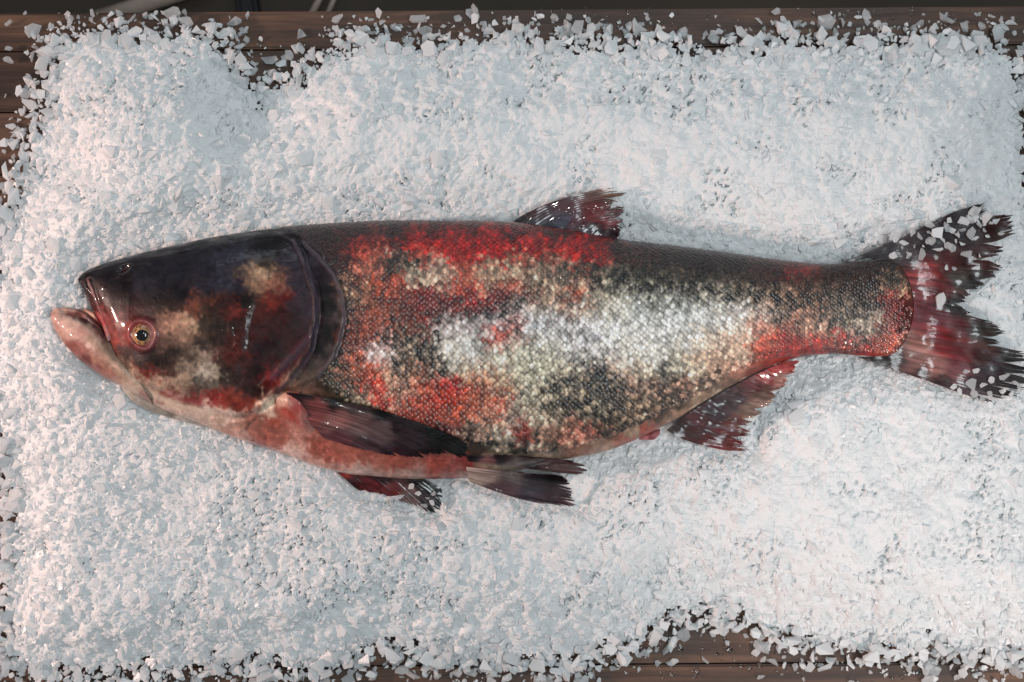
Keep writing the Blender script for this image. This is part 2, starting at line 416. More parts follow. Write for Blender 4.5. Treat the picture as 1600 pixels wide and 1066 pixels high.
PTXT = """
500 362 45 30 32;560 358 50 30 32;620 358 48 26 30;680 358 60 20 26;740 360 85 14 22;800 366 60 16 24;860 372 60 28 30;930 385 70 24 26;1000 392 55 22 24;1100 402 42 22 24;1200 415 62 32 32;1300 424 55 34 33;1380 416 45 33 33
640 384 150 30 28;672 380 160 14 18;690 394 176 16 20;712 404 180 30 28;782 392 186 12 16;822 390 176 16 18;842 396 172 30 28;872 394 170 24 24;915 398 172 20 22;765 378 172 8 14;520 376 52 30 30;560 376 62 32 32;620 372 66 28 30;680 371 115 15 20;740 372 165 9 16;800 376 150 11 17;850 383 150 26 26;900 385 160 16 20;935 390 150 18 20
520 390 55 32 30;560 386 150 46 40;610 386 140 44 40;660 385 170 40 36;700 382 150 18 20;720 388 170 12 16;760 386 185 6 12;800 386 178 10 15;850 388 150 30 28;900 390 168 16 20;930 394 150 20 20;960 392 44 24 24;1000 400 70 20 22;1040 400 52 24 24;1090 408 42 22 22;1140 408 40 22 22
520 405 50 30 30;570 400 168 80 62;610 400 110 85 70;650 400 190 80 62;700 400 188 58 48;740 399 190 16 16;780 399 192 34 26;820 402 182 110 82;860 402 178 96 72;900 402 190 52 42;930 405 165 36 30;960 408 80 70 55;1000 415 62 52 42;1050 412 50 38 34;1100 418 45 32 32;1150 416 45 25 28;1200 424 60 32 30
530 420 58 30 30;575 420 182 108 82;605 420 66 48 40;640 420 150 130 105;680 418 178 138 112;720 418 192 86 62;760 418 192 152 115;800 418 188 158 122;840 420 150 120 95;880 420 140 115 92;920 420 90 80 64;960 424 96 90 74;1000 430 72 66 52;1050 430 72 62 50;1100 434 76 66 54;1150 434 66 52 45;1200 436 66 48 42;1245 428 122 42 40;1300 434 62 40 36;1350 430 56 40 35;1395 428 122 92 70
560 445 62 34 32;540 446 142 97 70;572 452 150 100 74;592 440 188 84 58;620 440 175 74 54;650 438 192 166 135;690 440 206 164 132;720 442 202 100 74;760 442 192 140 104;800 444 172 94 68;840 442 160 120 90;880 442 150 124 98;920 442 150 108 82;960 446 130 124 104;1000 448 98 92 74;1050 452 100 94 78;1100 454 106 98 82;1150 456 86 74 60;1200 454 104 86 68;1250 450 76 54 46;1300 452 80 60 50;1350 452 60 45 40;1402 446 152 112 80
545 462 152 117 86;570 468 142 90 64;600 464 152 72 54;630 460 110 54 42;660 458 132 18 16;700 462 112 10 12;740 458 172 38 28;780 462 122 34 26;820 460 162 95 70;860 460 166 130 100;900 462 166 88 62;940 462 166 150 124;980 464 166 160 140;1020 468 142 142 128;1060 470 134 134 124;1100 472 150 142 124;1150 472 128 116 94;1200 472 132 96 70;1250 470 142 100 74;1300 472 90 74 60;1350 466 62 48 40;1400 466 132 46 42
550 484 122 76 55;580 486 132 66 48;620 482 112 56 42;660 480 92 18 16;700 484 76 10 12;740 484 76 10 10;770 482 92 30 24;800 486 158 142 132;840 484 182 168 152;880 482 166 120 94;920 484 182 166 145;960 484 190 185 168;1000 486 168 172 170;1050 488 174 178 176;1100 490 182 184 180;1150 488 188 182 175;1190 488 178 150 132;1220 490 122 96 75;1260 490 152 102 76;1300 490 122 96 75;1350 486 92 75 62;1405 486 112 40 36
545 508 116 60 45;580 508 132 66 48;620 506 126 70 52;660 506 116 48 38;695 508 178 162 160;740 504 150 138 138;765 504 150 144 142;795 508 150 84 74;840 508 172 174 178;880 508 184 180 182;920 508 202 196 194;960 508 202 202 196;1000 508 196 198 194;1050 508 192 194 192;1100 508 196 195 190;1150 510 202 186 170;1190 510 188 122 96;1230 508 142 86 65;1270 508 162 116 90;1320 506 162 142 118;1360 506 172 152 130;1392 508 150 68 58;1412 506 98 38 34
540 532 112 56 42;570 530 122 60 45;600 532 150 104 92;630 530 112 92 70;660 530 104 78 60;700 532 196 186 174;740 532 192 194 186;772 524 196 80 64;800 530 192 152 130;840 532 184 180 166;880 530 186 182 178;920 532 180 176 178;960 530 206 202 192;1000 530 206 204 194;1050 530 198 196 188;1100 532 202 180 158;1150 532 196 150 118;1190 532 182 88 66;1230 532 152 46 38;1270 532 152 42 36;1310 530 150 58 52;1350 530 142 100 86;1392 530 172 88 70;1416 530 172 110 92
1200 548 165 48 40;1230 546 142 18 18;1270 546 122 38 36;1310 546 112 60 54;1350 546 152 48 46;1390 545 152 68 52
532 556 102 62 46;560 556 142 76 55;588 548 205 176 172;600 558 196 164 156;622 556 140 116 94;660 556 112 96 75;700 556 188 182 165;740 556 196 194 182;780 556 196 186 162;820 556 186 182 155;860 556 182 176 150;900 556 168 162 154;940 556 182 174 168;980 556 206 196 178;1020 556 196 195 184;1060 556 162 152 130;1100 556 192 150 118;1150 556 196 160 132;1180 556 182 98 72;1210 558 165 60 48
520 580 85 66 50;550 580 152 90 64;580 580 190 98 72;620 582 146 122 95;650 580 152 102 75;690 582 142 132 110;730 580 182 152 118;770 580 188 140 104;810 580 192 182 150;850 580 186 182 150;890 582 136 120 96;930 580 112 92 72;970 580 166 130 104;1010 580 176 160 134;1040 580 122 116 94;1080 580 166 150 124;1120 580 192 145 114;1150 580 180 118 92;1180 580 150 90 74
515 600 66 56 42;545 602 102 72 52;580 602 192 66 50;620 602 186 130 98;650 602 182 108 78;680 602 150 58 42;714 600 194 34 24;750 602 192 120 80;790 602 196 160 118;830 602 186 172 144;870 602 122 106 84;910 602 104 90 70;950 602 108 90 70;990 602 162 120 94;1030 602 152 110 85;1070 602 166 114 88;1110 602 112 86 72;1150 598 130 100 84
535 625 96 86 68;562 626 166 140 110;590 624 192 66 56;625 626 190 130 102;660 624 192 86 62;690 622 194 46 34;720 624 172 78 52;750 624 186 98 68;790 626 192 86 62;820 626 182 170 140;860 626 132 116 90;900 626 98 84 66;940 626 112 102 82;980 626 92 76 58;1020 626 92 76 60;1060 626 82 66 54;1100 626 172 140 110;1125 620 192 166 134
560 650 162 130 104;600 650 172 98 78;640 650 172 78 62;680 650 162 74 58;720 650 176 88 64;760 650 186 118 88;800 650 176 140 118;840 650 172 150 124;880 650 132 116 90;920 650 104 90 70;960 650 102 86 66;1000 650 130 104 80;1030 648 92 70 55;1062 652 172 130 104
700 676 130 80 70;740 676 162 120 98;780 676 172 156 134;815 674 166 68 58;850 676 172 120 94;890 676 172 108 84;920 676 166 98 78;950 676 104 82 62;990 674 162 130 104;1015 676 172 96 80
745 700 82 62 52;780 700 102 92 75;820 700 106 92 78;860 700 122 102 86;900 700 162 110 88;940 698 176 134 108;970 692 172 108 88;1000 690 190 108 88;760 722 165 124 100;800 720 132 112 95;850 716 166 130 108
300 652 190 168 148;340 668 182 150 125;400 690 172 78 62;440 692 186 108 82;500 700 176 94 72;500 724 200 140 120;560 712 192 108 82;620 725 186 98 78;620 742 190 130 108;680 730 186 88 72;730 726 160 60 58;720 744 182 120 104;450 640 190 108 92;430 660 172 88 68;400 662 176 108 84;412 634 214 188 158;470 660 185 120 100;360 672 178 120 98;450 704 206 164 148;380 690 190 140 124;560 740 202 154 138;650 747 196 144 128;520 712 190 100 80;700 738 190 100 88
150 418 50 42 45;200 405 46 40 44;250 395 48 42 46;300 384 46 40 44;350 372 48 42 46;410 364 48 40 44
138 440 42 28 32;148 470 92 24 28;158 500 166 68 66;165 518 172 88 82;190 440 45 32 36;190 470 46 16 18;202 490 92 34 36;180 510 150 68 62;196 530 176 74 62
230 410 50 45 50;220 440 56 53 62;250 440 45 45 52;280 430 45 45 52;320 420 50 50 60;350 400 60 60 75;380 390 60 60 75;300 400 45 42 50;410 375 40 30 34;420 390 35 28 28
250 470 30 22 26;280 460 38 34 42;320 450 48 46 58;350 440 62 64 80;370 450 50 46 60;235 490 70 35 38;270 480 60 38 36;300 480 142 85 64;330 470 112 70 54;320 490 72 55 45;345 480 70 36 34;360 485 140 54 48;380 470 40 25 28
260 500 152 106 84;280 510 182 130 100;300 505 188 152 115;320 510 72 58 45;340 510 60 45 38;370 505 72 38 35;380 520 96 38 36;260 530 122 86 70;290 530 152 116 90;310 535 45 36 32;340 530 60 45 40;360 540 92 42 38;370 555 110 48 42
225 550 66 40 45;205 550 82 50 48;240 560 38 28 30;270 555 45 36 36;215 565 50 36 34;250 570 30 22 24;290 560 92 76 65;320 560 152 132 115;340 560 104 66 56;355 575 60 40 36;200 568 132 100 80;215 578 152 80 64;235 585 142 34 30;260 580 92 60 52;290 575 152 130 110;315 580 176 166 150;335 580 168 152 130;350 590 70 55 48
250 600 176 146 120;280 595 166 140 115;310 595 60 62 62;330 600 112 106 95;290 606 142 122 100;230 600 176 146 125;200 590 186 156 130;260 615 152 80 74;300 620 142 58 58;330 624 162 53 52;350 626 176 68 58;370 625 152 70 54;270 630 196 170 150;320 642 200 176 155;360 650 196 170 150;230 616 176 140 124
410 430 176 140 104;400 450 152 110 84;430 440 152 100 78;420 410 76 62 52;450 410 62 56 70;470 440 66 56 68;420 470 142 58 48;440 470 126 42 40;410 490 96 40 38;440 490 84 40 46;460 480 70 50 62;480 490 70 58 75;470 460 68 58 70;400 520 84 26 34;430 510 86 45 52;450 520 80 48 52;480 510 75 50 58;420 540 60 38 46;400 550 60 36 50;440 550 62 45 52;470 540 96 42 45;460 560 104 26 26;440 580 92 22 24;400 580 50 30 40;380 600 66 45 50;420 600 104 30 30;400 610 60 25 28;390 630 152 58 48;430 590 164 22 25;370 636 112 40 38
510 450 45 35 42;520 480 30 24 28;515 520 38 30 34;505 545 50 42 46;490 570 92 80 76;470 590 112 92 78;450 602 152 106 84;490 410 80 66 76;470 390 60 48 55;500 430 60 45 52;534 470 92 78 84;536 500 98 84 90;526 548 98 84 86;440 370 45 35 38;480 370 50 30 32;500 390 45 28 30;520 415 45 28 30
"""
PTS = np.array([[float(v) for v in r.split()] for r in PTXT.replace('\n', ';').split(';') if r.strip()])  # pale flank band: silvery scales, with some reflected sheen put into the colour
def albedo(c):
    """wet skin: take a little of the mirror sheen off the seen colour"""
    a = np.maximum(lin(c) - 0.012, 0.0025) * 1.14
    g = sstep(.18, .5, a[..., 1:2] / (a[..., 0:1] + 1e-4)) * .30
    a = a * (1 - g) + a.mean(-1, keepdims=True) * g * np.array([1.06, 1.0, .92])
    red = sstep(.35, .12, a[..., 1:2] / (a[..., 0:1] + 1e-4))
    org = np.exp(-((a[..., 1:2] / (a[..., 0:1] + 1e-4) - .30) / .14) ** 2)
    a = a * (1 - org * np.array([.20, .32, .24]))
    return a * (.86 - .16 * red)


PTCOL = albedo(PTS[:, 2:5])


def paint(x, y, pts=PTS, cols=PTCOL, warp=9.0, power=2.6, seed=3, eps=10.0, grit=1.2):
    """skin colour at photo position x, y: scattered colour patches with ragged borders"""
    x = np.asarray(x, float); y = np.asarray(y, float)
    xw = x + warp * 2 * (fbm(x / 17, y / 17, seed) - .5) + warp * grit * (noise(x / 5, y / 5, seed + 5) - .5)
    yw = y + warp * 2 * (fbm(x / 17, y / 17, seed + 9) - .5) + warp * grit * (noise(x / 5, y / 5, seed + 7) - .5)
    out = np.zeros((len(x), 3))
    for s in range(0, len(x), 20000):
        a = xw[s:s + 20000, None]; c = yw[s:s + 20000, None]
        d2 = (a - pts[None, :, 0]) ** 2 + ((c - pts[None, :, 1]) * 1.25) ** 2 + eps
        w = d2 ** -power
        out[s:s + 20000] = (w @ cols) / w.sum(1, keepdims=True)
    return out


def skin_colour(x, y, seed=3, **kw):
    c = paint(x, y, seed=seed, **kw)
    # lateral line and the two scratches behind the gill cover
    ll, _ = seg_dist(x, y, [(522, 432), (548, 446), (575, 462), (600, 470), (640, 482), (700, 500)])
    c *= (1 - 0.55 * np.exp(-(ll / 3.2) ** 2))[:, None]
    for ln, w in (([(621, 385), (612, 415), (606, 440), (597, 468)], 3.2), ([(652, 388), (648, 402), (644, 415)], 2.4)):
        d, _ = seg_dist(x, y, ln)
        c *= (1 - 0.72 * np.exp(-(d / w) ** 2))[:, None]
    for ln in ([(640, 398), (700, 405)], [(885, 415), (930, 435)], [(810, 595), (830, 620)]):
        d, _ = seg_dist(x, y, ln)
        c *= (1 - 0.5 * np.exp(-(d / 1.3) ** 2))[:, None]
    return c


def head_colour(x, y):
    """smoky pigment of the bare head: soft borders, deep darks, blue sky sheen painted on its upper part"""
    c = .6 * skin_colour(x, y, warp=9, power=1.9, eps=90.0, grit=.6) + .4 * skin_colour(x, y, warp=12, power=2.4, eps=20., grit=2.2)
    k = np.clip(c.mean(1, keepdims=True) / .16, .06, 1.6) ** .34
    top = sstep(490, 440, y)[:, None] * np.clip(1 - c.mean(1, keepdims=True) / .08, 0, 1)  # bluish sheen of the sky put into the colour of the dark upper head
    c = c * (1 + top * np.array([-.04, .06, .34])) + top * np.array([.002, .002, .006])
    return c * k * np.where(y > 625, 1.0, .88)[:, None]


# ------------------------------------------------------------------ body surface
def body_frame(s, th):
    """s arc position along the body (px), th angle 0..pi over the visible side -> px, py, z"""
    p = spline_at(SKN, PA, np.asarray(s, float))
    mx = (p[:, 0] + p[:, 2]) / 2
    h = np.interp(mx, HX, HT); zm = np.interp(mx, HX, ZM)
    k = np.clip(np.sin(th), -1, 1)
    t = 0.5 - 0.5 * np.cos(th)
    x = p[:, 0] + (p[:, 2] - p[:, 0]) * t
    y = p[:, 1] + (p[:, 3] - p[:, 1]) * t
    bow = 28.0 * sstep(1290, 1402, mx)
    x = x + bow * (4 * t * (1 - t)) ** 0.8
    prof = np.sign(k) * np.abs(k) ** 0.90
    z = zm + np.where(k > 0, h * prof, 0.75 * h * prof)
    return x, y, z


def relief(x, y):
    """height details of the head: gill covers, cheek plate, eye socket, nostril, lips, creases"""
    dz = np.zeros(np.shape(x))
    x, y = x + 7 * (fbm(x / 26, y / 26, 81, 2) - .5), y + 7 * (fbm(x / 26, y / 26, 82, 2) - .5)
    hd = x < 620
    d, s = seg_dist(x, y, OPER_OUT_S); sd = d * s
    dz += np.where(hd & (y > 355), 0.0020 * sstep(-2, 5, sd), 0)
    dz += np.where(hd, 0.0010 * np.exp(-((sd - 4) / 3.0) ** 2), 0)
    d, s = seg_dist(x, y, OPER_IN_S); sd = d * s
    w = sstep(225, 265, x)
    dz += np.where(hd, 0.0032 * (w * sstep(-2, 6, sd) + 1 - w), 0)
    dz += np.where(hd, w, 0) * (0.0016 * np.exp(-((sd - 5) / 3.0) ** 2) - 0.0012 * np.exp(-((sd + 3) / 3) ** 2))
    d, s = seg_dist(x, y, PREOP_S); sd = d * s
    m = hd * sstep(200, 245, x) * sstep(428, 480, y)
    dz += m * (0.0014 * sstep(-7, 8, sd) - 0.0005 * np.exp(-((sd + 5) / 5) ** 2))
    # ridge from the gill cover corner
    d, _ = seg_dist(x, y, [(493, 515), (460, 555), (425, 590), (408, 605)])
    dz += 0.0014 * np.exp(-(d / 5) ** 2)
    r = np.hypot(x - 223, y - 523)
    dz += 0.0022 * np.exp(-((r - 22) / 5.0) ** 2) - 0.002 * np.exp(-(r / 15.0) ** 2)
    # nostril with its raised rim, snout crease
    u = (x - 193) * 0.82 + (423 - y) * 0.57; v = -(x - 193) * 0.57 + (423 - y) * 0.82
    q = np.hypot(u / 8.5, v / 4.0)
    dz += -0.0035 * np.exp(-q ** 2.5) + 0.0012 * np.exp(-((q - 1.5) / .35) ** 2)
    for ln, a, w in (([(161, 450), (170, 436), (188, 431), (204, 418), (232, 412)], 0.0012, 2.5),
                     ([(134, 433), (136, 448), (146, 466), (153, 482), (165, 510), (172, 530)], 0.0016, 3.0),
                     ([(141, 425), (150, 420)], 0.0010, 3.0),
                     ([(378, 432), (388, 440), (396, 437)], 0.0014, 4.0),
                     ([(395, 420), (440, 450), (470, 462)], 0.0005, 4.0),
                     ([(278, 393), (300, 388), (312, 381)], 0.0008, 2.5)):
        d, _ = seg_dist(x, y, ln)
        dz += a * np.exp(-(d / w) ** 2)
    d, _ = seg_dist(x, y, [(141, 440), (150, 470), (164, 500), (176, 530)])
    dz -= 0.0012 * np.exp(-((d - 4) / 3.0) ** 2) * (x < 200)
    # soft lumps of the cheek and torn skin by the cheek plate
    head = np.exp(-(np.maximum(x - 400, 0) / 60) ** 2)
    dz += head * 0.0022 * (fbm(x / 38, y / 38, 77, 2) - .5)
    torn = np.exp(-(np.hypot((x - 362) / 26, (y - 535) / 48)) ** 2)
    dz += torn * 0.0026 * (fbm(x / 8, y / 8, 78, 3) - .5)
    # fold between throat and chest, groove above the pectoral fin
    d, _ = seg_dist(x, y, [(395, 652), (340, 652), (300, 644), (250, 624)])
    dz -= 0.0020 * np.exp(-(d / 3.5) ** 2)
    d, _ = seg_dist(x, y, [(300, 664), (335, 668), (380, 655), (405, 648)])
    dz += 0.0016 * np.exp(-(d / 4) ** 2)
    d, _ = seg_dist(x, y, [(445, 612), (480, 614), (520, 626), (600, 652)])
    dz -= 0.0022 * np.exp(-(d / 6) ** 2)
    return dz


S1 = np.linspace(0, 400, 270)
S2 = np.linspace(402, SLEN, 430)
SU = np.r_[S1, S2]
TH = np.r_[np.linspace(0, math.pi, 190), np.linspace(math.pi, 2 * math.pi, 34)[1:-1]]
su, th = np.meshgrid(SU, TH, indexing='ij')
bx, by, bz = body_frame(su.ravel(), th.ravel())
topside = (th.ravel() <= math.pi)
edge = np.clip(np.sin(th.ravel()), 0, 1) ** 0.5
bz = bz + np.where(topside, relief(bx, by) * edge, 0)
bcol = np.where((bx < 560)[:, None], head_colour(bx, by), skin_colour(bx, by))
spk = noise(bx / 3.2, by / 3.2, 11) * noise(bx / 7, by / 7, 12)
vein = 1 - .35 * sstep(.06, 0, np.abs(fbm(bx / 24, by / 24, 15, 3) - .5)) * (bx < 480) * (by < 610)
bcol *= ((1 + 1.0 * (spk - 0.27)) * (.78 + .44 * fbm(bx / 9, by / 9, 16, 2)) * vein)[:, None]
# pale rims of the gill covers, dark bare skin between the scales
for ln, w, cc, a in ((OPER_OUT[1:8], 3.0, (120, 104, 112), .6), (OPER_IN[1:8], 3.0, (92, 78, 92), .6),
                     ([(493, 515), (460, 555), (425, 590)], 6, (84, 76, 92), .35),
                     ([(345, 632), (300, 630), (255, 614)], 4, (150, 60, 62), .5),
                     ([(330, 645), (285, 636), (240, 618), (205, 600)], 5, (205, 185, 165), .8),
                     ([(136, 436), (150, 470), (170, 525)], 2.0, (170, 120, 120), .5)):
    d, _ = seg_dist(bx, by, ln)
    k = (a * np.exp(-(d / w) ** 2))[:, None]
    bcol = bcol * (1 - k) + lin(cc) * k
r = np.hypot(bx - 223, by - 523)
k = (0.28 * np.exp(-((r - 20) / 6) ** 2))[:, None]
bcol = bcol * (1 - k) + lin((176, 92, 98)) * k
u = (bx - 193) * 0.82 + (423 - by) * 0.57; v = -(bx - 193) * 0.57 + (423 - by) * 0.82
k = np.exp(-np.hypot(u / 8.5, v / 4.0) ** 3)[:, None]
bcol = bcol * (1 - k) + lin((40, 14, 14)) * k
ALB = 1.0
k = (.5 * sstep(SLEN - 18, SLEN - 2, su.ravel()))[:, None]
bcol = bcol * (1 - k) + lin((136, 66, 64)) * k
chest = (.14 * (by > 640) * (bx < 745))[:, None]
bcol = bcol * (1 - chest) + (bcol.mean(1, keepdims=True) * np.array([1.25, .92, .88])) * chest
SCALE_LINE = [(495, 595), (540, 628), (600, 652), (680, 672), (730, 690), (790, 708), (860, 706), (920, 694), (985, 668), (1030, 650),
              (1090, 618), (1150, 580), (1200, 560), (1300, 552), (1400, 552)]


def scaled(x, y, z=None):
    """1 where the skin carries scales"""
    d, s = seg_dist(x, y, OPER_OUT); a = (d * s < -3) & (x > 440) | (x > 560)
    d, s = seg_dist(x, y, SCALE_LINE); bb = (d * s < -1)
    return a & bb


sc_mask = scaled(bx, by)
bcol = np.where(sc_mask[:, None], bcol * 0.40, bcol)
bv = P(bx, by, bz)
bf = grid_faces(len(SU), len(TH), True)
# end caps: close snout and tail root with a centre vertex fan (degenerate quads)
nv = len(TH)
caps = []
for row in (0, len(SU) - 1):
    c = len(bv)
    bv = np.vstack([bv, bv[row * nv:(row + 1) * nv].mean(0)])
    bcol = np.vstack([bcol, bcol[row * nv:(row + 1) * nv].mean(0)])
    for j in range(0, nv, 2):
        caps.append((c, row * nv + j, row * nv + (j + 1) % nv, row * nv + (j + 2) % nv))
bf = np.vstack([bf, np.array(caps)])

# a raster of the visible fish surface, used to lay fins, drops and ice on it
BZ = np.full((560, 800), -1.0)
tt = topside
np.maximum.at(BZ, (np.clip(((by[tt]) / 2).astype(int), 0, 559), np.clip((bx[tt] / 2).astype(int), 0, 799)), bz[tt])


for _ in range(3):
    acc = np.zeros_like(BZ); cnt = np.zeros_like(BZ)
    for di in (-1, 0, 1):
        for dj in (-1, 0, 1):
            r_ = np.roll(np.roll(BZ, di, 0), dj, 1); g_ = r_ > 0
            acc += np.where(g_, r_, 0); cnt += g_
    BZ = np.where(cnt > 2, acc / np.maximum(cnt, 1), BZ)


def body_z(x, y):
    x = np.asarray(x, float); y = np.asarray(y, float)
    fy = np.clip(y / 2 - .5, 0, 557); fx = np.clip(x / 2 - .5, 0, 797)
    i = np.floor(fy).astype(int); j = np.floor(fx).astype(int); fy = fy - i; fx = fx - j
    return (BZ[i, j] * (1 - fx) + BZ[i, j + 1] * fx) * (1 - fy) + (BZ[i + 1, j] * (1 - fx) + BZ[i + 1, j + 1] * fx) * fy


# ------------------------------------------------------------------ ice relief
ICE_POLY = [(75, 45), (150, 32), (300, 34), (368, 48), (382, 95), (408, 124), (452, 106), (480, 78), (520, 52), (590, 42), (650, 56), (720, 46), (800, 40), (900, 44), (1010, 48),
            (1100, 60), (1200, 55), (1300, 44), (1400, 52), (1480, 44), (1560, 48), (1612, 76), (1622, 160), (1622, 250), (1650, 340),
            (1680, 420), (1720, 700), (1720, 1010), (1640, 1056), (1540, 1044), (1450, 1030), (1380, 1038), (1300, 1026), (1240, 1030), (1200, 1004), (1130, 982), (1060, 992), (1010, 1022),
            (930, 1050), (840, 1060), (760, 1052), (690, 1050), (600, 1036), (540, 1052), (470, 1068), (400, 1066), (330, 1064), (250, 1074), (150, 1080), (40, 1076), (-16, 1040),
            (-18, 900), (-12, 790), (-18, 720), (-40, 690), (-60, 500), (-40, 380), (4, 300), (20, 230), (44, 170), (52, 110)]
FIN_POLYS = {
    'tail': [(1300, 411), (1400, 388), (1480, 362), (1558, 316), (1574, 352), (1562, 402), (1500, 452), (1496, 482), (1546, 512), (1590, 556), (1604, 592), (1570, 628), (1490, 612), (1425, 582), (1350, 558), (1425, 480)],
    'dorsal': [(800, 346), (860, 315), (920, 300), (981, 294), (968, 335), (964, 374)],
    'anal': [(1040, 670), (1090, 634), (1160, 592), (1238, 558), (1225, 592), (1180, 652), (1182, 705), (1120, 702), (1075, 690)],
    'pelvic': [(730, 715), (850, 718), (922, 732), (905, 788), (850, 788), (790, 774), (735, 752)],
    'far': [(530, 740), (690, 745), (692, 770), (686, 798), (645, 792), (575, 768)],
    'jaw': [(78, 490), (88, 481), (130, 486), (180, 530), (205, 600), (150, 584), (100, 540)],
    'flap': [(188, 602), (260, 628), (330, 666), (260, 655), (210, 630)],
}


def ice_raw(x, y):
    sd = poly_sd(x, y, ICE_POLY)
    sdn = sd + 26 * (fbm(x / 34, y / 34, 21, 3) - .5) + 16 * (noise(x / 11, y / 11, 22) - .5)
    rise = sstep(-6, 150, sdn)
    z = -0.006 + 0.013 * sstep(-4, 12, sdn) + 0.036 * rise
    z = z + rise * (0.016 * (fbm(x / 170, y / 150, 23, 2) - .5) + 0.009 * (fbm(x / 55, y / 48, 24, 2) - .5))
    # hollows: the shallow valley left of the notch, the dip below the belly
    for cx, cy, rx, ry, a in ((395, 165, 85, 60, .021), (105, 262, 60, 36, .018), (250, 770, 150, 22, .007), (260, 860, 170, 16, .005), (1000, 130, 150, 36, .006), (640, 940, 120, 22, .006),
                              (330, 820, 120, 14, .004), (1040, 880, 60, 60, .004)):
        z = z - a * rise * np.exp(-((x - cx) / rx) ** 2 - ((y - cy) / ry) ** 2)
    for cx, cy, rx, ry, a in ((250, 200, 120, 110, .014), (120, 380, 80, 80, .006), (1350, 820, 200, 140, .014), (200, 920, 160, 60, .005), (1330, 200, 160, 90, .005), (420, 960, 160, 40, .006)):
        z = z + a * rise * np.exp(-((x - cx) / rx) ** 2 - ((y - cy) / ry) ** 2)
    return z, sdn


def ice_z(x, y, fine=True):
    x = np.asarray(x, float); y = np.asarray(y, float)
    z, sdn = ice_raw(x, y)
    fd = -poly_sd(x, y, BODY_POLY)                      # distance outside the body
    zt = np.interp(x, HX, ZM) - 0.020 - 0.35 * np.interp(x, HX, HT) * 0.3
    k = np.exp(-(np.maximum(fd, 0) / 55.0) ** 2)
    z = z * (1 - k) + (zt - 0.010 * sstep(4, -30, fd)) * k
    for n in ('tail', 'dorsal', 'anal', 'pelvic', 'far', 'jaw'):
        d = -poly_sd(x, y, FIN_POLYS[n])
        kk = np.exp(-(np.maximum(d, 0) / 16.0) ** 2)
        flo = {'tail': .036, 'dorsal': .040, 'anal': .036, 'pelvic': .034, 'far': .030, 'jaw': .036}[n]
        z = z * (1 - kk) + np.minimum(z, flo) * kk
    if fine:
        z = z + (0.0034 * (fbm(x / 13, y / 13, 25, 2) - .5) + 0.0018 * (noise(x / 5, y / 5, 27) - .5)) * sstep(-8, 30, sdn)
    return z


# ------------------------------------------------------------------ setting: floor, table
fl = bpy.data.meshes.new('floor')
bmf = bmesh.new()
bmesh.ops.create_grid(bmf, x_segments=2, y_segments=2, size=3.0)
bmf.to_mesh(fl); bmf.free()
fl.materials.append(MAT_FLOOR)
o = link('floor', fl, kind='structure')
o.location = (0, 0, -0.72)

table = link('wooden_table', None, label='dark brown wet wooden table of long planks under the ice', category='table')
SLOPE = math.radians(0.40)


def plank(y0, y1):
    bm = bmesh.new()
    a = P(800, y0, 0.0)[1]; c = P(800, y1, 0.0)[1]
    w = abs(a - c) - 0.0016
    bmesh.ops.create_cube(bm, size=1.0)
    for vv in bm.verts:
        vv.co.x *= 1.5; vv.co.y *= w; vv.co.z *= 0.034
    bmesh.ops.bevel(bm, geom=[e for e in bm.edges if abs(e.verts[0].co.x - e.verts[1].co.x) > .5], offset=0.0018, segments=2, affect='EDGES')
    me = bpy.data.meshes.new('plank'); bm.to_mesh(me); bm.free()
    me.materials.append(MAT_WOOD)
    for p in me.polygons:
        p.use_smooth = False
    o = link('plank', me, table)
    o.location = ((a + c) * -0.5 * SLOPE, (a + c) / 2, -0.017 + float(rng.uniform(-.0008, 0)))
    o.rotation_euler = (0, 0, SLOPE)
    return o


for a, c in zip([14, 75, 170, 268, 360, 462, 560, 652, 750, 850, 948, 1040], [75, 170, 268, 360, 462, 560, 652, 750, 850, 948, 1040, 1135]):
    plank(a, c)


def rod(name, p0, p1, r, z, mat, **kw):
    a = Vector(P(p0[0], p0[1], z)); c = Vector(P(p1[0], p1[1], z))
    d = c - a
    bm = bmesh.new()
    bmesh.ops.create_cone(bm, segments=18, radius1=r, radius2=r * 0.94, depth=d.length, cap_ends=True)
    bmesh.ops.bevel(bm, geom=[e for e in bm.edges if abs(e.verts[0].co.z - e.verts[1].co.z) < 1e-6], offset=r * .25, segments=2, affect='EDGES')
    me = bpy.data.meshes.new(name); bm.to_mesh(me); bm.free()
    me.materials.append(mat)
    for p in me.polygons:
        p.use_smooth = True
    o = link(name, me, **kw)
    o.location = (a + c) / 2
    o.rotation_euler = d.to_track_quat('Z', 'Y').to_euler()
    return o


rod('metal_rod', (150, 30), (330, -26), 0.0125, -0.705, MAT_ROD, label='thick pale rod on the dark floor beyond the table, upper left', category='rod')
rod('metal_rod', (482, 30), (515, -30), 0.0050, -0.713, MAT_ROD, label='thin pale rod on the floor, nearer the black block', category='rod')
rod('metal_rod', (508, 30), (535, -30), 0.0038, -0.714, MAT_ROD, label='thinner pale rod on the floor, right of its twin', category='rod')
bm = bmesh.new(); bmesh.ops.create_cube(bm, size=1.0)
for vv in bm.verts:
    vv.co.x *= 0.034 * (1.0 if vv.co.z < 0 else .8); vv.co.y *= 0.10; vv.co.z *= 0.03
bmesh.ops.bevel(bm, geom=bm.edges[:], offset=0.006, segments=3, affect='EDGES')
me = bpy.data.meshes.new('black_block'); bm.to_mesh(me); bm.free(); me.materials.append(MAT_BLACK)
o = link('black_block', me, label='black block on the dark floor beyond the table edge', category='block')
o.location = Vector(P(385, -10, -0.705)); o.rotation_euler = (0, 0, 0.15)

